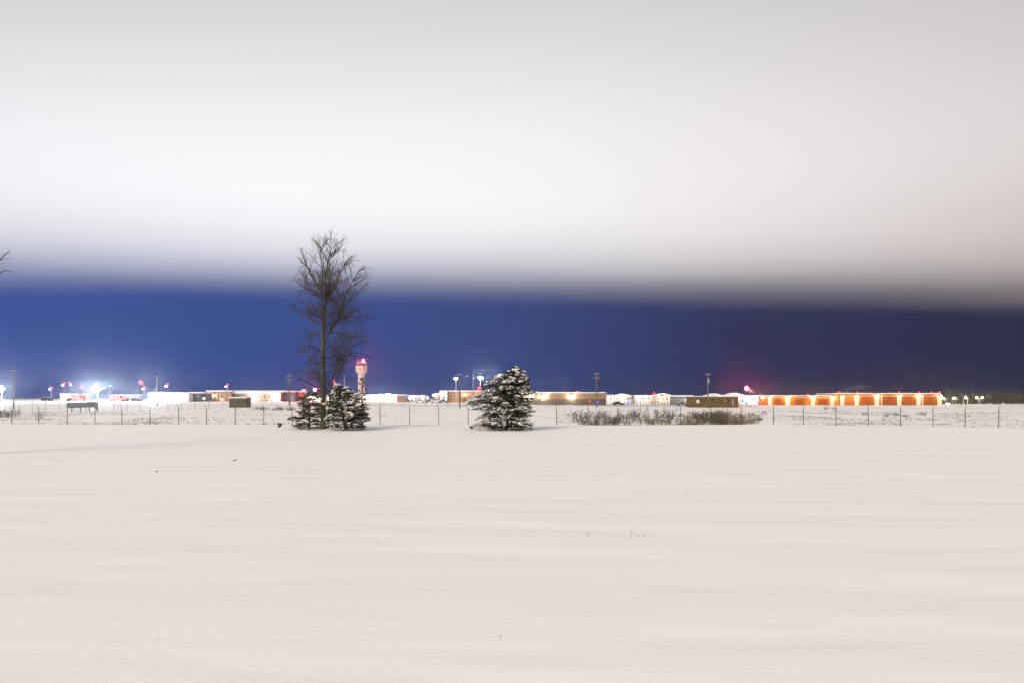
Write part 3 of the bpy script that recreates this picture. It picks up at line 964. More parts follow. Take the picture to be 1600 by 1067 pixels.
beacon(127, 315, 604.8, 'pinkish red light on a thin post left of the biggest floodlight', 'pink', 0.65)
beacon(492, 290, 608.2, 'large red signal light immediately left of the bare tree trunk', 'beacon', 0.62)
beacon(748.5, 295, 606.5, 'dull red light on a post at the left of the snowy spruce', 'red', 0.8)
beacon(921.5, 235, 626.3, 'small red light low in front of the tan warehouse', 'red', 0.26)
beacon(933.8, 232, 627.9, 'single blue light below the pole at the warehouse end', 'blue', 0.33)
beacon(978.2, 234, 628.9, 'smaller left light of the blue pair below the yellow awning', 'blue', 0.2)
beacon(981.5, 234, 628.8, 'larger right light of the blue pair below the yellow awning', 'blue', 0.36)
beacon(1022, 300, 614.2, 'red light high on a post over the white houses', 'red', 0.42)
beacon(994, 290, 623.5, 'pinkish light low at the left of the row house', 'pink', 0.3)
beacon(1017.5, 280, 625.5, 'pinkish red light low beside the broad gabled house', 'pink', 0.36)
beacon(1186, 232, 627.6, 'bright pinkish red light behind the fence left of the hangars', 'pink', 0.42)
beacon(1170.5, 236, 629.2, 'tiny whitish light behind the fence near the lit workshop', 'soft', 0.2)

# big red beacon and the steam it lights up
x, D = PX(1166.5, 309), 300.0
zg, zt = G(x, D), PZ(605.5, D)
t = thing('beacon_mast', 'mast with the biggest glowing red beacon beside the hangars', 'beacon', (x, D, zg))
MB().tube([(x, D + 9, zg - 0.3), (x, D + 9, zt - 0.9)], [0.2, 0.14], 8).build('pole', M['greypole'], t)
MB().box(x - 0.7, x + 0.7, D + 8.3, D + 9.7, zt - 1.1, zt - 0.9).build('platform', M['dark'], t)
gl = MB().ball((x, D + 9, zt), 0.62, (1, 1, 1.25), 14, 9).build('red_lamp', E['beacon'], t, smooth=True)
MB().tube([(x - 0.62, D + 9, zt - 0.9), (x - 0.62, D + 9, zt + 0.75), (x + 0.62, D + 9, zt + 0.75), (x + 0.62, D + 9, zt - 0.9)], 0.035, 5).build('guard', M['dark'], t)


def plume(name, label, px, py, D, length, rise, drop, r0, r1, dens):
    """steam leaving (px, py): climbs by rise, then drifts right over length metres"""
    c = Vector((PX(px, D), D, PZ(py, D)))
    mb = MB()
    ctr = [(length * f, 0.0, rise * (1 - math.exp(-5 * f)) - drop * f) for f in np.linspace(0, 1, 9)]
    mb.tube([c + Vector(p_) for p_ in ctr], [2.3 * (r0 + (r1 - r0) * f) for f in np.linspace(0, 1, 9)], 14)
    m = bpy.data.materials.new(name)
    m.use_nodes = True
    nn, ll = m.node_tree.nodes, m.node_tree.links
    nn.clear()

    def mt(op, a, b_=None):
        n_ = nn.new('ShaderNodeMath')
        n_.operation = op
        for i_, v in enumerate((a, b_)):
            if isinstance(v, (int, float)):
                n_.inputs[i_].default_value = v
            elif v is not None:
                ll.new(v, n_.inputs[i_])
        return n_.outputs[0]
    out = nn.new('ShaderNodeOutputMaterial')
    pv = nn.new('ShaderNodeVolumePrincipled')
    pv.inputs['Color'].default_value = (0.95, 0.95, 0.95, 1)
    tcx = nn.new('ShaderNodeTexCoord')
    sp = nn.new('ShaderNodeSeparateXYZ')
    ll.new(tcx.outputs['Object'], sp.inputs[0])
    fx = mt('DIVIDE', sp.outputs[0], length)
    fxc = mt('MAXIMUM', fx, 0.0)
    zc_ = mt('SUBTRACT', mt('MULTIPLY', mt('SUBTRACT', 1.0, mt('EXPONENT', mt('MULTIPLY', fxc, -5.0))), rise), mt('MULTIPLY', fxc, drop))
    rr_ = mt('ADD', r0, mt('MULTIPLY', fxc, r1 - r0))
    ez = mt('DIVIDE', mt('SUBTRACT', sp.outputs[2], zc_), rr_)
    ey = mt('DIVIDE', sp.outputs[1], rr_)
    d2 = mt('ADD', mt('MULTIPLY', ez, ez), mt('MULTIPLY', ey, ey))
    g_ = mt('EXPONENT', mt('MULTIPLY', d2, -1.4))
    fade = mt('POWER', mt('MAXIMUM', mt('SUBTRACT', 1.0, fxc), 0.0), 1.3)
    no = nn.new('ShaderNodeTexNoise')
    no.inputs['Scale'].default_value = 0.5
    no.inputs['Detail'].default_value = 3
    ll.new(tcx.outputs['Object'], no.inputs['Vector'])
    ll.new(mt('MULTIPLY', mt('MULTIPLY', mt('MULTIPLY', g_, fade), dens), mt('ADD', no.outputs[0], 0.4)), pv.inputs['Density'])
    ll.new(pv.outputs[0], out.inputs['Volume'])
    o = mb.build(name, m, None, origin=c, smooth=True)
    tag(o, label, 'steam', kind='stuff')
    return o


plume('steam_plume', 'reddish glowing steam drifting right from the big red beacon', 1165.8, 607, 309, 5.0, -0.5, 1.5, 0.9, 0.6, 3.5)
plume('steam_plume', 'pale grey steam drifting right over the hangar roof', 1318, 613.5, 340, 14.0, 3.4, 0.0, 0.35, 1.35, 0.42)

# street lamps before the far wood
for i, (px, yy, side, lab) in enumerate(((1478, 622, -1, 'first street lamp right of the hangars, arm to the left'),
                                         (1488, 621.6, 1, 'street lamp with arm to the right, left post of the second pair'),
                                         (1493.5, 621.6, -1, 'street lamp with arm to the left, right post of the second pair'),
                                         (1506, 621.0, 1, 'street lamp with arm to the right, left post of the third pair'),
                                         (1512.3, 621.0, -1, 'street lamp with arm to the left, right post of the third pair'),
                                         (1529.5, 621.0, -1, 'street lamp with arm to the left, left of the last pair'),
                                         (1531.8, 620.8, 1, 'street lamp with arm to the right, last before the dark wood'))):
    D = 372.0
    x = PX(px, D)
    zg, zt = G(x, D), PZ(yy, D)
    t = thing('street_lamp', lab, 'street lamp', (x, D, zg), 'street lamps in front of the wood')
    MB().tube([(x, D, zg - 0.3), (x, D, zt), (x + side * 0.5, D, zt + 0.25), (x + side * 1.1, D, zt + 0.3)], [0.13, 0.1, 0.07, 0.06], 6).build('post', M['palepole'], t)
    MB().ball((x + side * 1.15, D, zt + 0.2), 0.26, (1.3, 1, 0.6), 8, 5).build('lamp', E['street'], t, smooth=True)

# ------------------------------------------------------------------ vehicles and the dark screen


def car(px, D, label, paint, L=4.4, rot=0.0, tall=1.0, box=False):
    x = PX(px, D)
    zg = G(x, D)
    t = thing('truck' if box else 'parked_car', label, 'truck' if box else 'car', (x, D, zg))
    h = L / 2
    if box:
        prof = [(-h, 0.5), (h, 0.5), (h, 1.3), (h - 0.15, 1.5), (h - 0.5, 2.35), (h - 1.6, 2.4), (h - 1.65, 1.3), (-h, 1.3)]
        body = MB().prism([(x + a, zg + z) for a, z in prof], D - 0.95, D + 0.95).build('cab', M[paint], t)
        MB().box(x - h, x + h - 1.75, D - 1.05, D + 1.05, zg + 1.0, zg + 2.9).build('cargo_box', M[paint], t)
        MB().box(x + h - 1.45, x + h - 0.6, D - 0.965, D - 0.94, zg + 1.5, zg + 2.15).build('side_window', M['glass'], body)
    else:
        prof = [(-h, 0.35), (h, 0.35), (h, 0.75), (h - 0.12, 0.86), (h - 1.15, 0.98), (-h + 0.8, 1.0), (-h + 0.05, 0.9)]
        MB().prism([(x + a, zg + z * tall) for a, z in prof], D - 0.88, D + 0.88).build('body', M[paint], t)
        top = [(h - 1.2, 0.97), (h - 1.85, 1.45), (-h + 1.3, 1.47), (-h + 0.5, 0.99)]
        c = MB().prism([(x + a, zg + z * tall) for a, z in top], D - 0.78, D + 0.78).build('cabin', M[paint], t)
        MB().prism([(x + a * 0.9, zg + (z * 0.88 + 0.14) * tall) for a, z in top], D - 0.795, D - 0.77).build('side_window', M['glass'], c)
        MB().box(x - h + 0.7, x + h - 1.5, D - 0.7, D + 0.7, zg + 1.47 * tall + 0.005, zg + 1.55 * tall).build('snow', M['snow_cap'], c)
    for a in (-h + 0.8, h - 0.85):
        for s in (-1, 1):
            w = MB()
            ring = [(x + a + 0.33 * math.cos(q_), zg + 0.33 + 0.33 * math.sin(q_)) for q_ in np.linspace(0, 2 * math.pi, 13)[:-1]]
            w.prism(ring, D + s * 0.82 - 0.11, D + s * 0.82 + 0.11)
            w.build('wheel', M['rubber'], t)
    return t


car(73.5, 300, 'dark parked car on the snow rim left of the white shed', 'carpaint_dark')
car(112, 292, 'dark parked car in front of the white shed', 'carpaint_dark', 4.0)
car(122.5, 288, 'red pickup beside the white shed under the floodlight', 'carpaint_red', 5.0, box=True)
car(214, 285, 'dark parked car below the grey trailer', 'carpaint_dark')
car(184, 292, 'red box truck just right of the biggest floodlight', 'carpaint_red', 6.0, box=True)
car(657, 300, 'white parked car in front of the white depot', 'carpaint_white')
car(672, 306, 'grey parked car between the depot and the brick annex', 'carpaint_grey')
car(681, 296, 'white van parked before the small brick annex', 'carpaint_white', 4.8, tall=1.25)
car(693, 290, 'grey parked car before the tall white block', 'carpaint_grey')
car(966, 262, 'dark parked car behind the fence below the yellow awning', 'carpaint_dark')
car(1066, 262, 'grey parked car in front of the long barn', 'carpaint_grey')
t = thing('trailer', 'long grey trailer right of the biggest floodlight', 'trailer', (PX(203, 296), 296, G(PX(203, 296), 296)))
x, zg = PX(203, 296), G(PX(203, 296), 296)
MB().box(x - 4.2, x + 4.2, 296, 298.4, zg + 0.9, PZ(616.6, 296)).build('trailer_box', M['grey_wall'], t)
MB().box(x - 4.25, x + 4.25, 295.95, 298.45, PZ(616.6, 296), PZ(616.6, 296) + 0.2).build('snow', M['snow_cap'], t)
for a in (-3.2, -2.3, 3.0):
    w = MB()
    w.prism([(x + a + 0.45 * math.cos(q_), zg + 0.45 + 0.45 * math.sin(q_)) for q_ in np.linspace(0, 2 * math.pi, 13)[:-1]], 296.1, 298.3)
    w.build('wheel', M['rubber'], t)

# dark screen of panels by the second fence
D = 150.0
t = thing('panel_screen', 'dark grey slanting panel screen under the biggest floodlight', 'screen', (PX(128, D), D, G(PX(128, D), D)))
xs = [PX(p, D) for p in (104, 114.3, 124.6, 134.8, 145)]
for k in range(4):
    yb = D + k * 0.05
    zt0, zb0 = PZ(628.4 - k * 0.5, D), PZ(636.8 - k * 0.3, D)
    MB().box(xs[k] + 0.004, xs[k + 1] - 0.004, yb, yb + 0.12, zb0, zt0).build('panel', M['panel'], t)
xa, xb = PX(145.2, D), PX(152, D)
MB().add([(xa, D + 0.15, PZ(635.5, D)), (xb, D + 0.05, PZ(640.8, D)), (xb, D + 0.05, PZ(627.2, D)), (xa, D + 0.15, PZ(626.6, D)),
          (xa, D + 0.27, PZ(635.5, D)), (xb + 0.08, D + 0.17, PZ(640.8, D)), (xb + 0.08, D + 0.17, PZ(627.2, D)), (xa, D + 0.27, PZ(626.6, D))],
         [(0, 1, 2, 3), (7, 6, 5, 4), (0, 4, 5, 1), (1, 5, 6, 2), (2, 6, 7, 3), (3, 7, 4, 0)]).build('panel', M['panel'], t)
for p in (106, 120, 134, 146):
    xx = PX(p, D)
    MB().box(xx - 0.07, xx + 0.07, D + 1.2, D + 1.35, G(xx, D) - 0.3, PZ(628.5, D)).build('post', M['dark'], t)

# ------------------------------------------------------------------ fences


def link_panel(L, H, pitch, r):
    """diagonal wires of one bay of chain link, x from 0 to L, z from 0 to H"""
    mb = MB()
    c = -H
    while c < L:
        for s in (0, 1):
            xa, xb = max(0, c), min(L, c + H)
            za, zb_ = xa - c, xb - c
            if s:
                za, zb_ = H - za, H - zb_
            if xb - xa > 0.05:
                mb.tube([(xa, 0.004 * (1 if s else -1), za), (xb, 0.004 * (1 if s else -1), zb_)], r, 3, cap=False)
        c += pitch
    return mb


def fence(name, label, posts, H, r, pitch=0.13, wr=0.0016, arms=True, m='galv'):
    """posts: (x, y) list"""
    x, y_ = posts[len(posts) // 2]
    base = thing(name, label, 'fence', (x, y_, G(x, y_)))
    bl = base.location
    pm = bpy.data.meshes.new('post')
    mb = MB()
    mb.tube([(0, 0, -0.4), (0, 0, H)], r, 6)
    if arms:
        mb.tube([(0, 0, H - 0.02), (-0.06, -0.22, H + 0.3)], r * 0.55, 5)
    pm.from_pydata(mb.v, [], mb.f)
    pm.materials.append(M[m])
    L0 = 3.0
    lm = bpy.data.meshes.new('chain_link')
    mb = link_panel(L0, H - 0.1, pitch, wr)
    lm.from_pydata(mb.v, [], mb.f)
    lm.materials.append(M['wire'])
    zs = [G(a, b_) for a, b_ in posts]
    rg = random.Random(len(posts))
    for (a, b_), z in zip(posts, zs):
        o = bpy.data.objects.new('post', pm)
        COL.objects.link(o)
        o.parent = base
        o.location = (a - bl[0], b_ - bl[1], z - bl[2] + rg.uniform(-0.06, 0.06))
        o.rotation_euler = (rg.uniform(-0.02, 0.02), rg.uniform(-0.025, 0.025), rg.uniform(-0.3, 0.3))
    for k in range(len(posts) - 1):
        (a, b_), (c, d) = posts[k], posts[k + 1]
        dl = math.hypot(c - a, d - b_)
        o = bpy.data.objects.new('chain_link', lm)
        COL.objects.link(o)
        o.parent = base
        o.location = (a - bl[0], b_ - bl[1], zs[k] - bl[2] + 0.05)
        o.rotation_euler = (0, -math.atan2(zs[k + 1] - zs[k], dl), math.atan2(d - b_, c - a))
        o.scale = (dl / L0, 1, 1)
    hs = [(H - 0.03, 0, 0)] + ([(H + 0.12, -0.02, -0.1), (H + 0.21, -0.04, -0.15), (H + 0.3, -0.06, -0.22)] if arms else [])
    for hh, ox, oy in hs:
        MB().tube([(a + ox, b_ + oy, z + hh) for (a, b_), z in zip(posts, zs)], 0.006, 3).build('strand', M['wire'], base)
    return base


P1 = [-160, -115, -70, -26, 18, 60.5, 105, 148, 190.5, 234, 279, 322.5, 367.5, 412, 456.5, 502, 548, 594, 640, 685.5, 731.5, 777, 823.5, 870, 918, 965, 1013, 1063, 1110,
      1158, 1208.5, 1256, 1306.5, 1357, 1407, 1458, 1508.5, 1560.5, 1612, 1665, 1718, 1772]


def d1(p):
    return float(np.interp(p, [0, 800, 1200, 1600], [72.0, 68.0, 65.5, 61.5]))


fence('boundary_fence', 'long chain link boundary fence with bent post tops beyond the field', [(PX(p, d1(p)), d1(p)) for p in P1], 1.78, 0.042)
fence('inner_fence', 'second chain link fence farther up the slope at the left', [(PX(p, 150 + 0.012 * p), 150 + 0.012 * p) for p in np.arange(-77, 480, 21.2)], 2.35, 0.035, pitch=0.2)
fence('yard_fence', 'chain link fence in front of the brightly lit yard at the centre', [(PX(p, 205.0), 205.0) for p in np.arange(560, 830, 17.5)], 2.6, 0.05, pitch=0.16, wr=0.006)
fence('compound_fence', 'dense grey fence below the tan warehouse and the white houses', [(PX(p, 226.0), 226.0) for p in np.arange(822, 1186, 4.7)], 1.85, 0.05, pitch=0.15, wr=0.008, arms=False, m='dark')
fence('rim_fence', 'thin dark fence against the sky at the far left rim', [(PX(p, 345.0), 345.0) for p in np.arange(-20, 94, 6.0)], 2.1, 0.06, pitch=0.3, wr=0.006, arms=False)

# overhead wires between the poles
def wire(px0, D0, y0, px1, D1, y1, sag, label):
    a, c = Vector((PX(px0, D0), D0 - 0.25, PZ(y0, D0))), Vector((PX(px1, D1), D1 - 0.25, PZ(y1, D1)))
    pts = []
    for i in range(25):
        u = i / 24
        p = a.lerp(c, u)
        p.z -= sag * 4 * u * (1 - u)
        pts.append(p)
    o = MB().tube(pts, 0.022, 4).build('overhead_wire', M['cable'], None, origin=a)
    tag(o, label, 'wire', 'wires slung between the utility poles')


wire(934.5, 200, 588.5, 1104.5, 195, 586.0, 1.3, 'thickest sagging cable between the warehouse pole and the transformer pole')
wire(930, 200, 582.8, 1103, 195, 584.2, 1.9, 'thin upper wire sagging between the warehouse pole and the transformer pole')
wire(718.4, 190, 584.6, 931, 200, 583.0, 2.2, 'thin wire from the spruce side pole to the warehouse pole')

# ------------------------------------------------------------------ plants


def rot_to(v):
    return v.to_track_quat('Z', 'Y')


def branch_path(rng, p, d, L, up, wob, n=5):
    pts = [p.copy()]
    d = d.normalized()
    for i in range(n):
        d = (d + Vector((rng.gauss(0, wob), rng.gauss(0, wob), rng.gauss(0, wob) + up))).normalized()
        p = p + d * (L / n)
        pts.append(p.copy())
    return pts


def sub(rng, mbs, pts, L, r, lev, up, dens):
    """grow side shoots along a limb; mbs[lev] collects the mesh of that order"""
    n = max(2, int(L * dens[lev]))
    for i in range(n):
        t = rng.uniform(0.12, 1.0)
        f = t * (len(pts) - 1)
        k = min(int(f), len(pts) - 2)
        p = pts[k].lerp(pts[k + 1], f - k)
        tan = (pts[k + 1] - pts[k]).normalized()
        side = tan.orthogonal().normalized()
        side.rotate(Matrix.Rotation(rng.uniform(0, 6.283), 3, tan))
        d = tan * rng.uniform(0.5, 1.0) + side * rng.uniform(0.55, 1.0) + Vector((0, 0, up * 0.8))
        ln = L * rng.uniform(0.25, 0.58) * ((1.15 - 0.78 * t) if lev == 0 else (1.15 - 0.4 * t))
        ln = min(ln, (1.7, 0.95, 0.5)[lev])
        if ln < 0.06:
            continue
        rr = max(0.0048, r * 0.42 * (1 - 0.5 * t))
        rr = min(rr, (0.03, 0.014, 0.007)[lev])
        pp = branch_path(rng, p, d, ln, up * 0.14, 0.10, 4 if lev < 2 else 3)
        m = len(pp)
        mbs[lev].tube(pp, [max(0.0036, rr * (1 - 0.72 * j / (m - 1))) for j in range(m)], 4 if lev == 0 else 3, cap=False)
        if lev < 2:
            sub(rng, mbs, pp, ln, rr, lev + 1, up, dens)


TRD = 37.3


def tp(px, py, off=0.0):
    return Vector((PX(px, TRD), TRD + off, PZ(py, TRD)))


rng = random.Random(21)
root = tp(505, 668)
root.z = G(root.x, TRD)
tree = thing('bare_tree', 'tall leafless tree with lichen green bark rising between low evergreens', 'tree', root)


def limb_pts(lst, slope=0.0, off0=0.0):
    x0 = lst[0][0]
    pts = [tp(a, c, off0 + slope * abs(a - x0) * TRD / F) for a, c in lst]
    # smooth by one chaikin-like pass keeping the ends
    out = [pts[0]]
    for i in range(len(pts) - 1):
        out += [pts[i].lerp(pts[i + 1], 0.3), pts[i].lerp(pts[i + 1], 0.7)]
    out.append(pts[-1])
    return out


tb = MB()
p = limb_pts([(504.6, 672), (505, 640), (505, 600), (504.8, 560), (504, 530), (504.5, 510), (505.5, 494)])
m_ = len(p)
tb.tube(p, [0.2] + [0.15 - 0.072 * (j / (m_ - 1)) for j in range(1, m_)], 10)
tb.build('trunk', M['bark'], tree, smooth=True)
LIMBS = [  # px polyline, depth slope, base radius, tip radius, shoots per metre
    ([(505, 496), (503.5, 475), (502.5, 455), (504.5, 436), (503, 415), (500, 398), (501, 386)], 0.1, 0.07, 0.012, 4.6),
    ([(505.5, 497), (508.5, 480), (509.5, 462), (508, 440), (510, 425), (513, 405), (518, 390), (517, 384)], -0.1, 0.075, 0.012, 4.6),
    ([(508.5, 437), (505, 418), (504, 400), (511, 387)], 0.5, 0.04, 0.01, 4.6),
    ([(502.5, 452), (494, 442), (484, 424), (480, 412), (476, 399)], -0.4, 0.055, 0.01, 9.5),
    ([(484, 424), (474, 412), (463, 402)], 0.5, 0.03, 0.008, 9.5),
    ([(501.5, 456), (488, 445), (474, 438), (459, 434)], 0.5, 0.042, 0.008, 9.5),
    ([(503, 463), (492, 454), (480, 455), (468, 462)], -0.6, 0.035, 0.008, 11.5),
    ([(509.5, 466), (520, 454), (527, 435), (531, 420), (538, 410), (546, 399)], 0.3, 0.055, 0.01, 9.5),
    ([(509, 448), (517, 443), (528, 444), (544, 441)], -0.6, 0.03, 0.008, 11.5),
    ([(506.5, 537), (511, 527), (515, 518), (523, 505), (529, 494), (533, 480), (537, 462), (545, 445), (551, 434), (557, 422)], 0.25, 0.078, 0.012, 8),
    ([(532, 484), (545, 475), (556, 468), (566, 459), (575, 449)], -0.5, 0.038, 0.008, 11.5),
    ([(526, 501), (540, 495), (556, 494), (576, 489)], 0.6, 0.035, 0.008, 11.5),
    ([(529, 499), (545, 499), (562, 500)], -0.7, 0.026, 0.007, 11.5),
    ([(512, 522), (524, 519), (536, 526), (552, 531), (577, 532)], -0.5, 0.045, 0.008, 11.5),
    ([(511.5, 668), (514, 640), (517.5, 612), (519, 595), (523, 578), (530, 565), (541, 556), (551, 551)], -0.15, 0.085, 0.03, 3),
    ([(524, 577), (532, 560), (545, 547), (560, 539), (573, 535)], -0.4, 0.035, 0.008, 11.5),
    ([(545, 554), (556, 556), (566, 552), (577, 556)], 0.4, 0.03, 0.008, 11.5),
    ([(507, 560), (516, 556), (526, 553), (540, 560)], 0.6, 0.03, 0.007, 11.5),
    ([(503, 508), (491, 502), (478, 495), (462, 490)], 0.5, 0.035, 0.008, 11.5),
    ([(503, 497), (490, 494), (476, 490), (461, 480)], -0.5, 0.036, 0.008, 11.5),
    ([(503.5, 482), (490, 482), (476, 478), (463, 470)], 0.7, 0.03, 0.008, 11.5),
    ([(502, 532), (493, 521), (484, 530), (478, 545)], -0.6, 0.03, 0.007, 11.5),
    ([(502, 520), (494, 515), (482, 522), (472, 527)], 0.7, 0.026, 0.007, 8),
    ([(502, 560), (493, 555), (483, 560), (471, 572)], 0.6, 0.034, 0.007, 11.5),
    ([(501.5, 588), (490, 582), (476, 581), (462, 582)], -0.4, 0.04, 0.008, 11.5),
    ([(501.5, 612), (491, 602), (482, 596), (473, 592.5)], -0.5, 0.045, 0.03, 1),
    ([(502, 575), (492, 574), (480, 585), (470, 600)], 0.5, 0.028, 0.007, 11.5),
    ([(508, 585), (518, 575), (534, 580), (549, 592)], 0.6, 0.03, 0.007, 11.5),
    ([(503, 648), (490, 645), (474, 647)], -0.6, 0.035, 0.012, 3),
    ([(519, 600), (527, 606), (538, 604), (550, 610)], -0.5, 0.028, 0.007, 8),
    ([(505, 505), (500, 492), (494, 484), (488, 470)], 2.2, 0.035, 0.008, 10),
    ([(505, 520), (511, 506), (518, 498), (523, 488)], -2.2, 0.035, 0.008, 10),
    ([(505, 548), (510, 538), (518, 536), (528, 541)], 2.4, 0.032, 0.008, 10),
    ([(504, 552), (499, 543), (490, 541), (480, 547)], -2.3, 0.032, 0.008, 10),
    ([(505, 572), (511, 566), (520, 566), (530, 573)], -2.4, 0.03, 0.008, 10),
    ([(504, 600), (497, 592), (487, 592), (476, 600)], 2.4, 0.03, 0.008, 9),
    ([(509, 476), (515, 466), (521, 460), (530, 450)], 2.2, 0.03, 0.008, 10),
    ([(503, 470), (497, 462), (489, 458), (478, 448)], -2.2, 0.03, 0.008, 10),
]
mbs = [MB(), MB(), MB()]
for pl, sl, r0, r1, den in LIMBS:
    pts = limb_pts(pl, sl, 0.0)
    L = sum((pts[i + 1] - pts[i]).length for i in range(len(pts) - 1))
    mm = len(pts)
    MB().tube(pts, [r0 + (r1 - r0) * (j / (mm - 1)) ** 0.8 for j in range(mm)], 7).build('limb', M['bark'], tree, smooth=True)
    sub(rng, mbs, pts, L, r0, 0, 0.27 if pl[-1][1] < pl[0][1] - 12 else -0.06, (den * 0.85, 10, 9.5))
crown = MB()
for m in mbs:
    crown.add(m.v, m.f)
tag(crown.build('crown', M['twig'], tree), kind='stuff')

# the tree out of frame on the left whose branch tip reaches in
rng = random.Random(5)
LD = 19.0
lt_root = Vector((PX(-150, LD), LD, 0))
lt_root.z = G(lt_root.x, LD)
lt = thing('bare_tree', 'dark leafless branch tips poking in at the left edge below the cloud', 'tree', lt_root)
pts = [lt_root + Vector((0, 0, -0.2)), lt_root + Vector((0.02, 0.05, 1.8)), lt_root + Vector((-0.03, 0, 3.8)), lt_root + Vector((0.05, 0.1, 6.2)), lt_root + Vector((0.0, 0, 8.0))]
MB().tube(pts, [0.2, 0.15, 0.12, 0.07, 0.02], 9).build('trunk', M['bark'], lt, smooth=True)
mbs = [MB(), MB(), MB()]


def lp(px, py, off=0.0):
    return Vector((PX(px, LD), LD + off, PZ(py, LD)))


ends = [[lt_root + Vector((0, 0, 3.6)), lp(-90, 440), lp(-40, 424, -0.1), lp(1, 411, -0.1), lp(10, 402, -0.1), lp(19, 393, -0.1)],
        [lt_root + Vector((0, 0, 3.2)), lp(-80, 450, 0.2), lp(-30, 432, 0.3), lp(-4, 420, 0.3), lp(7, 423, 0.3)],
        [lp(-4, 413, -0.1), lp(5, 414.5, -0.1), lp(13, 412.5, -0.1)], [lp(9, 403, -0.1), lp(9.5, 400, -0.1), lp(8.6, 395.5, -0.1)],
        [lp(-12, 414, -0.1), lp(-3, 406, 0), lp(0.5, 399, 0)], [lp(3, 409.5, -0.1), lp(11, 404.5, 0), lp(17.5, 403.5, 0)], [lp(12, 399.5, -0.1), lp(14.5, 396, 0), lp(15.5, 393, 0)]]
for i, e in enumerate(ends):
    mm = len(e)
    r0 = (0.035, 0.03, 0.006, 0.006, 0.007, 0.005, 0.004)[i]
    MB().tube(e, [r0 * (1 - j / (mm - 1)) + 0.006 * (j / (mm - 1)) if i < 2 else r0 * (1 - 0.4 * j / (mm - 1)) for j in range(mm)], 6).build('limb', M['bark'], lt, smooth=True)
for k in range(9):
    a = rng.uniform(math.pi * 0.6, math.pi * 1.8)
    p0 = lt_root + Vector((0, 0, rng.uniform(2.6, 7.2)))
    pp = branch_path(rng, p0, Vector((math.cos(a), math.sin(a), 0.7)), rng.uniform(1.6, 2.4), 0.1, 0.1, 6)
    MB().tube(pp, [0.04 * (1 - j / 7) for j in range(7)], 6).build('limb', M['bark'], lt, smooth=True)
    sub(rng, mbs, pp, 2.0, 0.04, 0, 0.3, (5, 6, 6))
c2 = MB()
for m in mbs:
    c2.add(m.v, m.f)
tag(c2.build('crown', M['twig'], lt), kind='stuff')


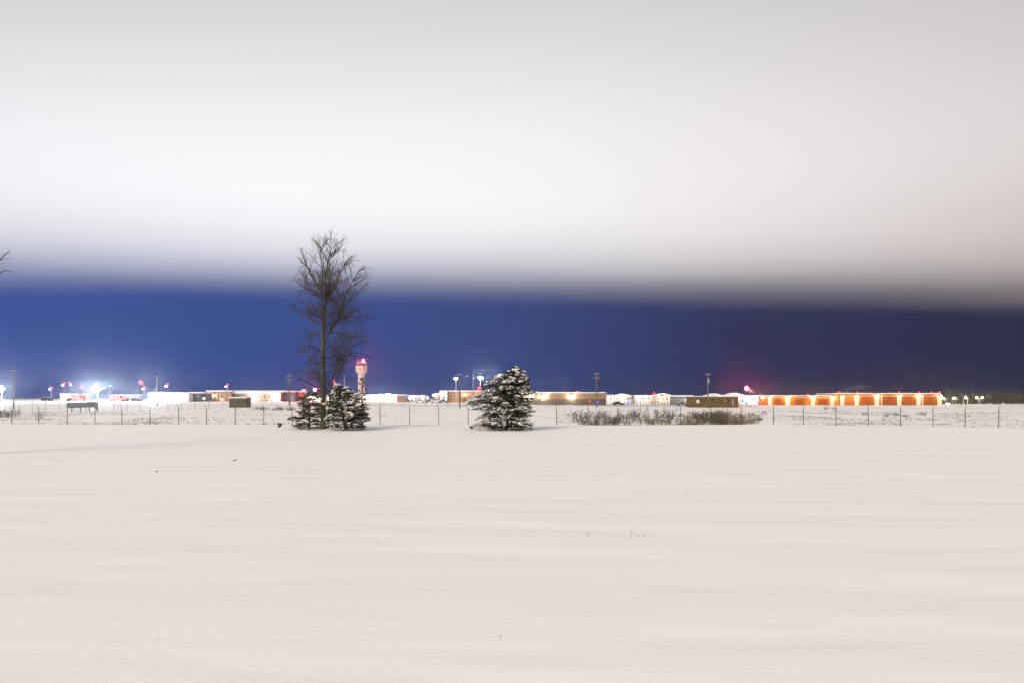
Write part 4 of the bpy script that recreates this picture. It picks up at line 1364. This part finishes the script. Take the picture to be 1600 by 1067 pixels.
# ---- evergreens
def conifer(name, label, px, py, D, sil, seed, nb, needle='needle', snow=1.0, lean=0.0, blade=0.11, tw=1.0):
    """sil: rows of (photo row, left column, right column) giving the outline"""
    rng = random.Random(seed)
    x0, zg = PX(px, D), G(PX(px, D), D)
    t = thing(name, label, 'evergreen', (x0, D, zg))
    rows = sorted(((PZ(r, D), PX(a, D) - x0, PX(c, D) - x0) for r, a, c in sil))
    zs, ls, rs = [np.array([q_[i] for q_ in rows]) for i in range(3)]
    ztop = zs[-1]

    def axis(z):
        return lean * max(0, (z - zg)) / max(0.1, ztop - zg)
    MB().tube([(x0, D, zg - 0.3), (x0 + lean * 0.5, D, (zg + ztop) / 2), (x0 + lean, D, ztop - 0.05)], [0.075, 0.05, 0.012], 7).build('trunk', M['bark'], t, smooth=True)
    nd, sn, st = MB(), MB(), MB()
    NT = max(4, int((ztop - zs[0]) / (0.25 if needle == 'needle' else 0.04)))
    for i in range(nb):
        tier = rng.randrange(NT)
        u = min(1.0, ((tier + 0.5) / NT) ** 0.85 + rng.gauss(0, 0.035))
        u = max(0.0, u)
        ztip = zs[0] + (ztop - zs[0]) * u
        lf, rt = float(np.interp(ztip, zs, ls)), float(np.interp(ztip, zs, rs))
        a = rng.uniform(0, 2 * math.pi)
        ca, sa = math.cos(a), math.sin(a)
        ax = axis(ztip)
        ex = (rt - ax) if ca > 0 else (ax - lf)
        dep = 0.5 * (rt - lf)
        R = 1 / math.sqrt((ca / max(ex, 0.05)) ** 2 + (sa / max(dep, 0.05)) ** 2)
        R *= rng.choice((1.06, 1.0, 0.9, 0.75, 0.55)) * rng.uniform(0.9, 1.06) * (1.0 + 0.11 * math.sin(a * 3 + tier * 2.4) + 0.06 * math.sin(a * 7 + tier * 5.1))
        rise = R * rng.uniform(-0.05, 0.3)
        p0 = Vector((x0 + axis(max(zg + 0.08, ztip - rise)), D, max(zg + 0.08, ztip - rise)))
        p2 = Vector((x0 + ax + R * ca, D + R * sa, max(zg + 0.05, ztip)))
        p1 = p0.lerp(p2, 0.55) + Vector((0, 0, R * rng.uniform(0.02, 0.16)))
        pts = [p0, p0.lerp(p1, 0.5) + Vector((0, 0, 0.02)), p1, p1.lerp(p2, 0.5) + Vector((0, 0, 0.03 * R)), p2]
        st.tube(pts, [0.016, 0.012, 0.009, 0.007, 0.004], 4, cap=False)
        L = max(0.12, (p2 - p0).length)
        sb = rng.choice((0.0, 0.3, 1.2, 2.0))
        ntw = int(max(4, L * 15) * tw)
        out = Vector((ca, sa, 0))
        side = Vector((-sa, ca, 0))
        for j in range(ntw):
            f = 0.25 + 0.75 * (j + rng.random()) / ntw
            g = f * 4
            kk = min(int(g), 3)
            p = pts[kk].lerp(pts[kk + 1], g - kk)
            s = rng.choice((-1, 1))
            ln = min(0.30, 0.42 * L * (1.15 - f)) + 0.05
            d = (out * rng.uniform(0.5, 1.0) + side * s * rng.uniform(0.3, 1.0) + Vector((0, 0, rng.uniform(-0.35, 0.15)))).normalized()
            e = p + d * ln
            st.tube([p, e], [0.005, 0.003], 3, cap=False)
            for q_ in range(7):
                w = rng.uniform(0.1, 1.0)
                c = p.lerp(e, w)
                dd_ = (d + Vector((rng.gauss(0, 0.6), rng.gauss(0, 0.6), rng.gauss(0, 0.45)))).normalized()
                wd = dd_.orthogonal().normalized() * rng.uniform(0.009, 0.016)
                wd.rotate(Matrix.Rotation(rng.uniform(0, 6.28), 3, dd_))
                bl = blade * rng.uniform(0.7, 1.3)
                nd.add([c - wd, c + wd, c + dd_ * bl], [(0, 1, 2)])
            if rng.random() < 0.34 * snow * sb and f > 0.3:
                r = rng.uniform(0.022, 0.042)
                a0, a1 = p.lerp(e, rng.uniform(0.0, 0.25)), p.lerp(e, rng.uniform(0.75, 1.05))
                lift = Vector((0, 0, 0.02))
                sn.tube([a0 + lift, a0.lerp(a1, 0.3) + lift * 1.3, a0.lerp(a1, 0.7) + lift * 1.2, a1 + lift * 0.4], [r * 0.45, r * rng.uniform(0.8, 1.2), r * rng.uniform(0.7, 1.1), r * 0.3], 6)
        if rng.random() < snow * 0.4 * sb and L > 0.3:
            # a longer pad of snow lying on the outer branch
            for j in range(rng.randint(2, 4)):
                f = rng.uniform(0.55, 0.98) * 4
                kk = min(int(f), 3)
                c = pts[kk].lerp(pts[kk + 1], f - kk) + Vector((rng.gauss(0, 0.03), rng.gauss(0, 0.03), 0.045))
                sn.ball(c, rng.uniform(0.045, 0.085), (1.2, 1.2, 0.6), 7, 5, rng, 0.3)
    tag(nd.build('needles', M[needle], t), kind='stuff')
    st.build('branches', M['twig'], t)
    tag(st and t.children[-1], kind='stuff')
    if snow > 0:
        tag(sn.build('snow', M['tree_snow'], t, smooth=True), kind='stuff')
    return t


conifer('spruce', 'bushy snow laden spruce standing alone at the field edge', 790, 671, 36.6,
        [(672, 741, 833), (664, 744, 833), (655, 752, 829), (646, 750, 826), (640, 737, 829), (630, 730, 833), (622, 737, 834), (612, 747, 833), (605, 752, 829), (599, 758, 826),
         (592, 771, 824), (586, 777, 826), (580, 793, 818), (573, 804, 808)], 3, 430, lean=0.55, snow=1.1)
conifer('low_spruce', 'low spreading snow covered spruce right of the bare tree trunk', 540, 671, 36.4,
        [(671, 513, 566), (664, 511, 570), (655, 508, 574), (647, 507, 584), (640, 508, 576), (632, 510, 568), (624, 513, 572), (616, 517, 563), (610, 520, 552), (605, 522, 540), (601, 525, 531)],
        8, 240, snow=1.0, lean=-0.35)
conifer('low_pine', 'brownish low pine bush with little snow left of the bare tree', 483, 668, 37.6,
        [(668, 456, 503), (660, 450, 504), (652, 456, 504), (644, 462, 504), (636, 466, 503), (628, 466, 503), (622, 470, 502), (617, 476, 499), (613, 484, 494)],
        13, 150, needle='needle_brown', snow=0.25, blade=0.12)
conifer('conifer_sapling', 'thin dark young pine in front of the control tower shaft', 566, 668, 39.5,
        [(668, 560, 572), (640, 556, 574), (622, 559, 572), (608, 562, 571), (596, 561, 567), (590, 562, 564)], 31, 42, needle='needle_brown', snow=0.25)
conifer('conifer_seedling', 'tiny evergreen seedling alone in the snow left of the bare tree', 436, 667, 39.5,
        [(668, 433.5, 439), (664, 434, 438.5), (660.5, 435.8, 436.6)], 17, 14, snow=0.5, blade=0.07)
conifer('conifer_seedling', 'tiny dark evergreen seedling just left of the snowy spruce foot', 737, 668.5, 38.0,
        [(669, 734, 740), (667, 735, 739), (665.5, 736.6, 737.4)], 18, 10, snow=0.3, blade=0.06)


# ---- brush along the fence: a few shapes, many individuals
def brush_proto(seed, n, h, spread, m, leafy=0.0):
    rng = random.Random(seed)
    mb = MB()
    for i in range(n):
        a = rng.uniform(0, 6.283)
        r0 = spread * 0.35 * math.sqrt(rng.random())
        p = Vector((r0 * math.cos(a), r0 * math.sin(a), -0.1))
        d = Vector((math.cos(a) * rng.uniform(0.1, 0.55), math.sin(a) * rng.uniform(0.1, 0.55), 1))
        L = h * rng.uniform(0.55, 1.05)
        pp = branch_path(rng, p, d, L, 0.03, 0.12, 4)
        mb.tube(pp, [0.013, 0.011, 0.009, 0.007, 0.004], 3, cap=False)
        for j in range(7):
            f = rng.uniform(0.25, 1) * 4
            k = min(int(f), 3)
            q_ = pp[k].lerp(pp[k + 1], f - k)
            dd_ = Vector((rng.gauss(0, 0.7), rng.gauss(0, 0.7), rng.uniform(0.2, 1)))
            e = branch_path(rng, q_, dd_, L * rng.uniform(0.12, 0.3), 0.05, 0.15, 2)
            mb.tube(e, [0.009, 0.007, 0.005], 3, cap=False)
            if rng.random() < leafy:
                for z_ in range(5):
                    c = e[1] + Vector((rng.gauss(0, 0.05), rng.gauss(0, 0.05), rng.gauss(0, 0.05)))
                    w = Vector((rng.gauss(0, 1), rng.gauss(0, 1), rng.gauss(0, 1))).normalized() * 0.03
                    v = Vector((rng.gauss(0, 1), rng.gauss(0, 1), rng.gauss(0, 1))).normalized() * 0.06
                    mb.add([c - w, c + w, c + v], [(0, 1, 2)])
    me_ = bpy.data.meshes.new('shrub')
    me_.from_pydata(mb.v, [], mb.f)
    me_.materials.append(M[m])
    return me_


PROT = [brush_proto(1, 22, 1.5, 1.7, 'brush', 0.15), brush_proto(2, 26, 1.3, 2.0, 'brush_dark', 0.3), brush_proto(3, 18, 1.9, 1.3, 'brush'), brush_proto(4, 24, 1.1, 2.2, 'brush', 0.3), brush_proto(5, 30, 1.2, 2.1, 'straw', 0.1)]
rng = random.Random(99)


def shrub(px, D, proto, s, label, group):
    x = PX(px, D)
    o = bpy.data.objects.new('shrub', PROT[proto])
    COL.objects.link(o)
    o.location = (x, D, G(x, D))
    o.rotation_euler = (0, 0, rng.uniform(0, 6.28))
    o.scale = (s * rng.uniform(0.9, 1.25), s * rng.uniform(0.9, 1.25), s)
    if '{}' in label:
        label = label.format(('brown twiggy', 'dark dense', 'tall thin', 'low spreading brown', 'pale straw coloured')[proto])
    tag(o, label, 'shrub', group)


g1, l1 = 'shrubs in the left brush clump', '{} leafless shrub in the clump between the spruce and the brown building'
for k in range(36):
    px = rng.uniform(902, 1050)
    D = rng.choice((rng.uniform(63, 78), rng.uniform(70, 112)))
    shrub(px, D, rng.choice((0, 1, 1, 2, 3)), rng.choice((0.4, 0.55, 0.75, 0.95, 1.25)), l1, g1)
g2, l2 = 'shrubs in the right brush bank', '{} shrub in the dense bank below the brown building'
for k in range(58):
    px = rng.uniform(1058, 1196)
    e = 1 - 0.62 * max(0, (px - 1160) / 36)
    shrub(px, rng.choice((rng.uniform(62, 76), rng.uniform(68, 106))) + 22 * max(0, (px - 1160) / 36), rng.choice((0, 1, 1, 3, 4)), rng.choice((0.45, 0.6, 0.75, 0.95, 1.25)) * e, l2, g2)
for px, D, p, s, lab in ((1047, 92, 2, 0.95, 'single tall thin shrub in the gap between the two brush clumps'), (60.5, 96, 2, 0.9, 'lone dark shrub at the second fence post from the left'),
                         (1291, 165, 1, 0.75, 'small dark bush on the open snow below the hangars'), (1304, 168, 1, 0.6, 'smaller bush right beside the dark bush below the hangars')):
    shrub(px, D, p, s, lab, 'single shrubs')
g3, l3 = 'shrubs at the left edge', '{} leafless shrub in the row at the left picture edge'
for k in range(8):
    shrub(-20 + k * 6.5 + rng.uniform(-2, 2), rng.uniform(108, 118), rng.choice((0, 1, 2)), rng.uniform(0.9, 1.15), l3, g3)
g4, l4 = 'shrubs beside the olive shed', '{} shrub on the snow bank between the olive shed and the bare tree'
for k in range(18):
    px = rng.uniform(395, 470)
    shrub(px, 158 + rng.uniform(-8, 8) - (px - 395) * 0.1, rng.choice((0, 1, 3)), rng.uniform(0.55, 0.95) * (0.6 + 0.4 * (px - 395) / 75), l4, g4)
g5, l5 = 'shrubs on the right bank', 'small {} shrub on the snowy bank below the tall hangar'
for k in range(16):
    px = rng.uniform(1325, 1450)
    shrub(px, 118 + rng.uniform(-12, 16), rng.choice((0, 3)), rng.uniform(0.35, 0.6), l5, g5)

# dry grass poking through the snow (nobody could count it)
gm = MB()
rng = random.Random(4)
gx_px = np.array([rng.uniform(-150, 1750) for _ in range(30000)])
gy = np.array([rng.uniform(61, 150) for _ in range(30000)])
gx = (gx_px - 800) / F * gy
gn = vnoise(gx / 5, gy / 6, 40) + 0.6 * vnoise(gx / 1.7, gy / 2.2, 41)
gd = np.select([gx_px < 270, gx_px < 500, gx_px < 870, gx_px < 1220], [0.7, 0.25, 0.07, 0.45], 0.65)
keep = (gn > 0.1) & (np.array([rng.random() for _ in range(30000)]) < gd)
# needles and grass round the foot of the trees
ex_px = np.concatenate([np.array([rng.gauss(487, 16) for _ in range(90)]), np.array([rng.gauss(748, 9) for _ in range(25)])])
ey = np.array([rng.uniform(36.2, 39.2) for _ in range(115)])
gx = np.concatenate([gx[keep], (ex_px - 800) / F * ey])
gy = np.concatenate([gy[keep], ey])
gn = np.concatenate([gn[keep], np.full(115, -1.0)])
gz = ground_z(gx, gy)
for x, D, z, nn_ in zip(gx.tolist(), gy.tolist(), gz.tolist(), gn.tolist()):
    hh = rng.uniform(0.1, 0.34) * (1.3 if nn_ > 0.6 else 1) * (0.45 if nn_ < -0.5 else 1)
    for j in range(rng.randint(3, 6)):
        ox, oy = rng.gauss(0, 0.09), rng.gauss(0, 0.09)
        lx, ly = rng.gauss(0, 0.12), rng.gauss(0, 0.1)
        w = rng.uniform(0.008, 0.018)
        h2 = hh * rng.uniform(0.5, 1.1)
        gm.add([(x + ox - w, D + oy, z - 0.02), (x + ox + w, D + oy, z - 0.02), (x + ox + lx, D + oy + ly, z + h2)], [(0, 1, 2)])
g = gm.build('dry_grass', M['grass'])
tag(g, 'dry brown grass tips sticking out of the snow beyond the fence', 'grass', kind='stuff')

# single stalks in the near field


def stalk(px, py, label, segs, r=0.0028):
    D = CH * F / (py - HY)
    x, z = PX(px, D), G(PX(px, D), D)
    t = thing('weed_stalk', label, 'weed stalk', (x, D, z), 'dry stalks in the near snow')
    for sg in segs:
        MB().tube([(x + a * D / F, D, z + c * D / F - (0.02 if i == 0 else 0)) for i, (a, c) in enumerate(sg)], [r, r * 0.8, r * 0.6][:len(sg)], 5).build('stem', M['twig'], t)


stalk(1073, 773, 'short dry stalk highest up in the right half of the field', [[(0, 0), (0, 3), (-1, 6.5)]])
stalk(986, 838, 'straight upright stalk left of the hooked stalk', [[(0, 0), (0, 7), (-0.6, 14)]])
stalk(1004, 836, 'hooked v shaped dry stalk in the right half of the field', [[(0, 0), (3, 2), (6.5, 5.5)], [(0, 0), (-4, 0.5), (-8, 3)]])
stalk(918, 836, 'small bent double stalk left of the straight stalk', [[(0, 0), (1, 4), (4, 6)], [(0, 0), (-2, 3), (-3.5, 3)]])
stalk(366, 721, 'dark twig lying on the snow below the shed', [[(0, 0), (-2, 0.5), (3, 2.2)]], 0.02)
stalk(244, 738, 'flat dark twig on the snow far left in the field', [[(-2, 0.4), (0, 0.8), (3, 0.6)]], 0.013)
stalk(589, 846, 'tiny dry stalk near the middle of the field', [[(0, 0), (0.4, 2), (1.2, 4)]])
stalk(783, 993, 'tiny dry stalk lowest in the picture', [[(0, 0), (-0.8, 2), (-1.5, 5)]], 0.0022)

# ------------------------------------------------------------------ far wood on the right
def wood_proto(seed, h):
    rng = random.Random(seed)
    tr, cr = MB(), MB()
    p = branch_path(rng, Vector((0, 0, -0.4)), Vector((0, 0, 1)), h, 0.1, 0.05, 6)
    tr.tube(p, [0.16, 0.14, 0.12, 0.1, 0.07, 0.05, 0.02], 5)
    for i in range(80):
        f = rng.uniform(0.05, 1) * 6
        k = min(int(f), 5)
        q_ = p[k].lerp(p[k + 1], f - k)
        a = rng.uniform(0, 6.28)
        L = rng.uniform(0.12, 0.3) * h * (1.15 - f / 7)
        e = branch_path(rng, q_, Vector((math.cos(a), math.sin(a), rng.uniform(0.3, 1.2))), L, 0.12, 0.12, 3)
        cr.tube(e, [0.07, 0.06, 0.05, 0.03], 3, cap=False)
        for j in range(8):
            q2 = e[rng.randint(1, 3)]
            e2 = branch_path(rng, q2, Vector((rng.gauss(0, 1), rng.gauss(0, 1), rng.uniform(0.2, 1.5))), L * rng.uniform(0.2, 0.5), 0.1, 0.12, 2)
            cr.tube(e2, [0.045, 0.04, 0.025], 3, cap=False)
    out = []
    for n_, b_ in (('trunk', tr), ('crown', cr)):
        me_ = bpy.data.meshes.new(n_)
        me_.from_pydata(b_.v, [], b_.f)
        me_.materials.append(M['wood_trunk' if n_ == 'trunk' else 'wood_bark'])
        out.append(me_)
    return out


M['wood_bark'] = mat('frosted_bark', (0.06, 0.05, 0.042), 0.95, col2=(0.15, 0.125, 0.10), vscale=0.4)
M['wood_trunk'] = mat('pale_trunk', (0.16, 0.14, 0.11), 0.9, col2=(0.42, 0.37, 0.29), vscale=0.6)
WP = [wood_proto(50 + i, 7.0 + 0.6 * i) for i in range(4)]
rng = random.Random(77)
for k in range(230):
    px = 1472 + (k / 230.0) * 260 + rng.uniform(-3, 3)
    D = rng.uniform(395, 470)
    x = PX(px, D)
    wp = WP[k % 4]
    front = D < 415
    t = thing('wood_tree', 'bare frosted tree in the wood behind the street lamps' if px < 1545 else 'bare tree in the dark wood at the right edge', 'tree', (x, D, G(x, D)), 'trees of the wood by the street lamps' if px < 1545 else 'trees of the dark wood at the right edge')
    s = rng.uniform(0.72, 1.0)
    t.scale = (s, s, s)
    t.rotation_euler = (0, 0, rng.uniform(0, 6.28))
    for me_ in wp:
        o = bpy.data.objects.new(me_.name.split('.')[0], me_)
        COL.objects.link(o)
        o.parent = t

# ------------------------------------------------------------------ thin haze added to give the lamps halos, standing in for lens glare
hz = MB().box(-6200, 6200, -40, 2700, -8, 40).build('haze', bpy.data.materials.new('haze'))
hm = hz.data.materials[0]
hm.use_nodes = True
hn, hl = hm.node_tree.nodes, hm.node_tree.links
hn.clear()
ho = hn.new('ShaderNodeOutputMaterial')
hv = hn.new('ShaderNodeVolumePrincipled')
hv.inputs['Color'].default_value = (0.97, 0.98, 1.0, 1)
hv.inputs['Density'].default_value = 0.0002
hv.inputs['Density Attribute'].default_value = ''
hv.inputs['Anisotropy'].default_value = 0.965
hl.new(hv.outputs[0], ho.inputs['Volume'])
tag(hz, 'thin haze over the whole field, added to give the lamps halos', 'haze', kind='stuff')
